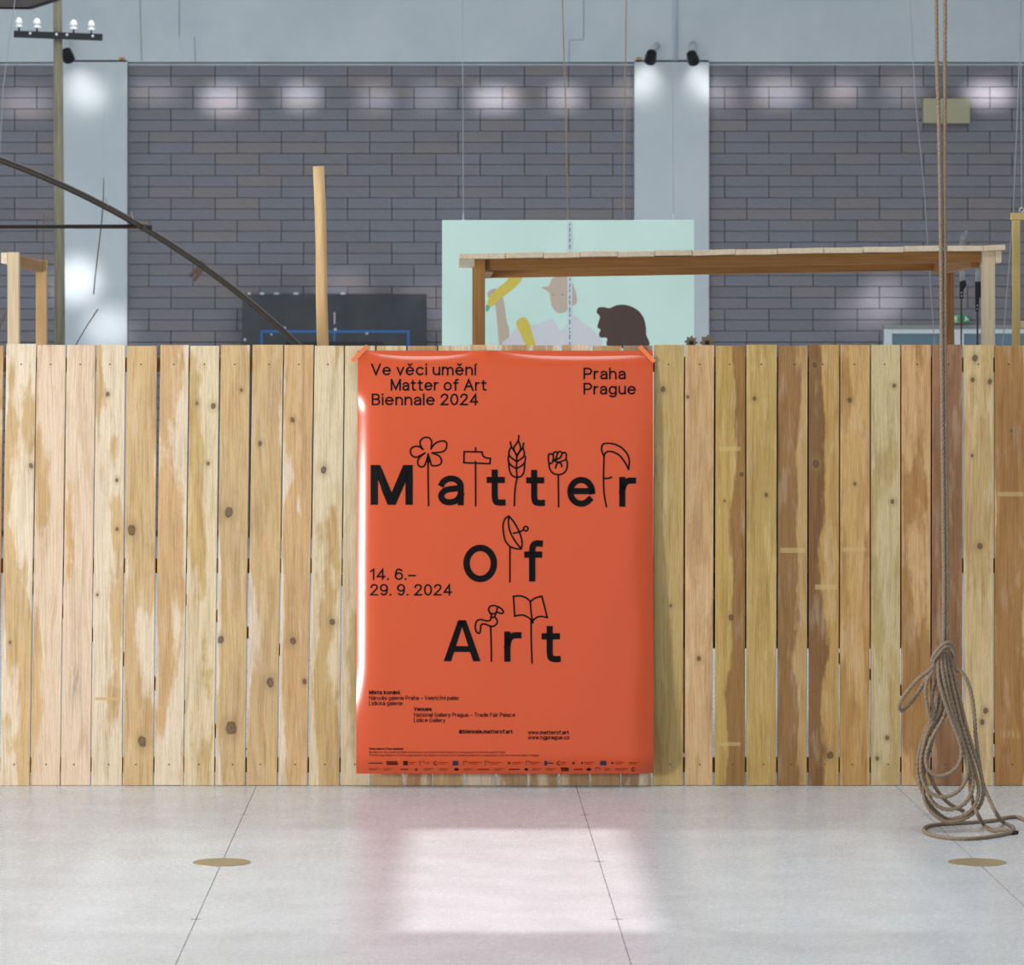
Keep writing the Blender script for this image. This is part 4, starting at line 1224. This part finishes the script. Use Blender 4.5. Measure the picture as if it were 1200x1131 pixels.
# twigs
M_TWIG = plain('dry_twig', lin(84, 82, 76), .8); M_TWIG2 = plain('brown_twig', lin(112, 86, 66), .8)
d = 24.0
tw = empty('hanging_twig', P(110, 345, d), 'long thin bent twig hanging upright in front of the left white column', 'twig')
MB().tube([P(x, y, d) for x, y in ((121.7, 208), (121, 235), (119, 262), (115, 295), (111.5, 325), (109.7, 345))], [.003, .0042, .0042, .0042, .0045, .004], 8).build('stick', M_TWIG, tw, smooth=True)
MB().tube([P(121.7, 208, d), P(122, -700, d)], .0003, 5).build('suspension_thread', M_WIRE, tw)
line_thing('bare_twig', [(115, 362), (103, 380), (93, 397), (77, 426), (67, 480), (62, 729)], .0042, M_TWIG, 'short bare twig leaning left in front of the white column, just above the fence', 'twig', 'bare twigs behind the fence', d)
line_thing('bare_twig', [(51.5, 250), (51, 290), (49, 330), (47, 404), (46, 729)], .0034, M_TWIG2, 'thin brown twig standing beside the telephone pole', 'twig', 'bare twigs behind the fence', d)
line_thing('bare_twig', [(9, 362), (4, 374), (0, 383), (-10, 450), (-20, 729)], .0042, M_TWIG2, 'brown twig at the left edge behind the trestle post', 'twig', 'bare twigs behind the fence', d)

# dark sheet with blue lines at the wall
d = 35.7
ds = empty('dark_sheet', P(392, floor_y(d), d), 'dark scuffed sheet with blue tape lines leaning at the block wall', 'sheet')
def dsm():
    k = NT('scuffed_black_sheet', .35, spec=.5)
    a = k.noise(k.coord(), 3, 4, .6); b2 = k.noise(k.coord(), 16, 3, .7)
    c_ = k.mix(k.ramp(a, .3, .7), lin(34, 37, 44), lin(52, 57, 64))
    k.col(k.mix(k.math('MULTIPLY', k.ramp(b2, .68, .76), .6), c_, lin(150, 156, 162)))
    return k.m
box_px('panel', dsm(), ds, 284, 500, 344.5, floor_y(d), d, .03)
M_BLUE = plain('blue_tape', lin(48, 108, 172), .6)
def strip(x0, x1, y0, y1, mat, name='blue_line'):
    a, b = P(x0, y0, d), P(x1, y1, d)
    MB().box(a.x, b.x, d - .006, d - .0005, max(b.z, .01), a.z).build(name, mat, ds)
strip(305, 480, 387, 390, M_BLUE); strip(305, 308, 390.2, 480, M_BLUE); strip(477, 480, 390.2, 480, M_BLUE); strip(390.5, 393, 390.2, 400, M_BLUE)
strip(335, 450, 400.5, 404.5, M_BLACK, 'black_bar')
M_SPECK = plain('white_plaster_drip', lin(210, 214, 216), .8)
for x, y, w, h in ((292, 344, 3, 2.5), (307, 344, 5, 2.5), (324, 344, 6, 2), (347, 344, 6, 2.5), (402, 344, 5, 2.5), (392, 373, 1.4, 14), (393, 386, 3, 3), (287, 398, 2.5, 3), (430, 391, 3, 2), (334, 384, 2, 2), (318, 392, 2, 2)):
    a, b = P(x - w / 2, y - h / 2, d), P(x + w / 2, y + h / 2, d)
    MB().box(a.x, b.x, d - .008, d - .0005, b.z, a.z).build('plaster_drip', M_SPECK, ds)

# glazed door in the right bay, exit signs, wall box
M_DOOR = plain('door_white', lin(226, 232, 236), .5)
def glass():
    k = NT('door_glass', .12, spec=.6)
    k.col(k.mix(k.noise(k.coord(), 1, 2), lin(98, 124, 138), lin(112, 138, 150)))
    return k.m
M_GL = glass()
d = WD - .06
fz = floor_y(d)
dr = empty('door_1', P(1125, fz, d), 'white framed glazed double door in the right block wall bay', None, kind='structure')
M_LINT = plain('lintel_grey', lin(150, 154, 152), .7)
box_px('lintel', M_LINT, dr, 1035.5, 1262, 381, 385.5, d - .01, .07)
box_px('frame_post', M_DOOR, dr, 1036, 1045.5, 385.6, fz, d, .06)
box_px('frame_head', M_DOOR, dr, 1045.6, 1262, 385.6, 391, d, .06)
box_px('frame_post', M_DOOR, dr, 1118.5, 1129.5, 391.1, fz, d, .06)
box_px('frame_post', M_DOOR, dr, 1204, 1214, 391.1, fz, d, .06)
box_px('pane', M_GL, dr, 1045.6, 1118.4, 391.1, fz, d + .02, .01, 0)
box_px('pane', M_GL, dr, 1129.6, 1203.9, 391.1, fz, d + .02, .01, 0)
box_px('pane', M_GL, dr, 1214.1, 1262, 391.1, fz, d + .02, .01, 0)
M_G1 = plain('exit_green_pale', lin(150, 214, 170), .4); M_G2 = plain('exit_green', lin(52, 150, 92), .4); M_SW = plain('exit_white', lin(236, 246, 238), .4)
d = WD - .16
for x0, x1, m1, lab in ((1117.5, 1125, M_G1, 'left pale green exit sign above the glazed door'), (1128.5, 1135.5, M_G2, 'right dark green exit sign above the glazed door')):
    es = empty('exit_sign', P((x0 + x1) / 2, 378, d), lab, 'exit sign', 'exit signs above the door')
    box_px('sign_plate', m1, es, x0, x1, 369.5, 378, d, .03)
    MB().box(P((x0 + x1) / 2 - .7, 0, d).x, P((x0 + x1) / 2 + .7, 0, d).x, d + .03, WD - .02, P(0, 377, d).z, P(0, 374, d).z).build('bracket', M_LINT, es)
    w_ = x1 - x0
    if m1 is M_G1:
        flat('door_symbol', [(x0 + w_ * .62, 370.3), (x0 + w_ * .95, 370.3), (x0 + w_ * .95, 377.2), (x0 + w_ * .62, 377.2)], d - .003, .002, M_G2, es)
        flat('arrow_symbol', [(x0 + w_ * .1, 373), (x0 + w_ * .38, 370.8), (x0 + w_ * .38, 372.4), (x0 + w_ * .55, 372.4), (x0 + w_ * .55, 373.8), (x0 + w_ * .38, 373.8), (x0 + w_ * .38, 375.4)], d - .003, .002, M_SW, es)
    else:
        flat('running_figure', [(x0 + w_ * .3, 371), (x0 + w_ * .5, 370.4), (x0 + w_ * .62, 372.4), (x0 + w_ * .9, 375), (x0 + w_ * .8, 376), (x0 + w_ * .55, 374.4), (x0 + w_ * .35, 377), (x0 + w_ * .22, 376.4), (x0 + w_ * .42, 373.6)], d - .003, .002, M_SW, es)
M_BEIGE = plain('beige_enamel', lin(178, 172, 142), .6)
d = WD - .14
box_px('wall_box', M_BEIGE, None, 1082, 1137, 115, 144.5, d, .12, .006, label='beige metal box high on the block wall behind the hanging rope', cat='wall box')

# spotlights on the column heads
M_STEM = plain('white_fitting', lin(226, 232, 236), .5)
def spot(px, py, sx, sy, tx, ty, lab, e=26, ang=26):
    d = WD - .45
    c = P(px, py, d)
    sp = empty('column_spotlight', c, lab, 'spotlight', 'spotlights on the column heads')
    s0 = P(sx, sy, WD - .1)
    MB().tube([s0, c + Vector((0, .06, .05)), c], [.032, .032, .028], 12).build('stem', M_STEM, sp, smooth=True)
    tgt = P(tx, ty, WD - .1)
    ax = (tgt - c).normalized()
    MB().tube([c - ax * .05, c + ax * .02, c + ax * .07], [.05, .058, .060], 16).build('lamp_head', M_BLACK, sp)
    l = lamp('spot_lamp', 'SPOT', c + ax * .075, tgt, e, (1, .97, .9), spot_size=math.radians(ang), spot_blend=1.0, shadow_soft_size=.03)
    l.parent = sp; l.location = ax * .075
spot(763, 66, 770, 53, 757, 96, 'black spotlight at the left of the middle column head', 3.4, 80)
spot(811.5, 67, 811.5, 52, 821, 97, 'black spotlight at the right of the middle column head', 3.4, 80)
spot(79, 64, 79, 50, 95, 105, 'black spotlight on the left column behind the telephone pole', 3.0, 80)
# unseen spots added to imitate reflected light patches on wall and column
M_GLOW_LAMP = plain('glow_lamp_white', lin(210, 210, 210), .5)
MB().box(-6, 7.5, 29.15, 29.25, 7.5, 7.56).build('added_lamp_bar', M_GLOW_LAMP, None, org=(0, 29.2, 7.5), label='added white bar carrying unseen helper spots, farther from the back wall', cat='track')
tk = MB().box(-6, 7.5, 29.95, 30.05, 7.5, 7.56).build('added_lamp_bar', M_GLOW_LAMP, None, org=(0, 30.0, 7.5), label='added white bar carrying unseen helper spots, nearest the back wall', cat='track')
blobs = [(30, 122, 60), (105, 118, 40), (182, 110, 50), (262, 118, 150), (352, 114, 130), (440, 116, 70), (505, 115, 50), (580, 117, 170), (662, 115, 120), (735, 112, 40), (840, 112, 60), (912, 110, 110), (988, 108, 90), (1058, 108, 45), (1158, 112, 230), (1036, 352, 120), (402, 338, 60), (90, 338, 160), (128, 393, 110), (1010, 368, 50), (502, 360, 40)]
for k, (bx, by, e) in enumerate(blobs):
    tgt = P(bx, by, WD)
    yt = 30.0 if k < 15 else 29.2
    c = Vector((tgt.x * .98, yt, 7.3))
    ts = empty('added_glow_spot', c, 'small unseen spotlight added to imitate a reflected light patch on the wall', 'spotlight', 'added wall glow spots')
    ax = (tgt - c).normalized()
    MB().tube([c - ax * .06, c + ax * .05], .04, 12).build('lamp_head', M_GLOW_LAMP, ts)
    MB().tube([c, Vector((c.x, yt, 7.5))], .01, 8).build('stem', M_GLOW_LAMP, ts)
    l = lamp('spot_lamp', 'SPOT', c + ax * .06, tgt, e * 22, (1, .97, .96), spot_size=math.radians(3.6), spot_blend=1.0, shadow_soft_size=.10)
    l.scale = (random.uniform(1.1, 1.7), random.uniform(.6, 1.0), 1)
    l.parent = ts; l.location = ax * .06
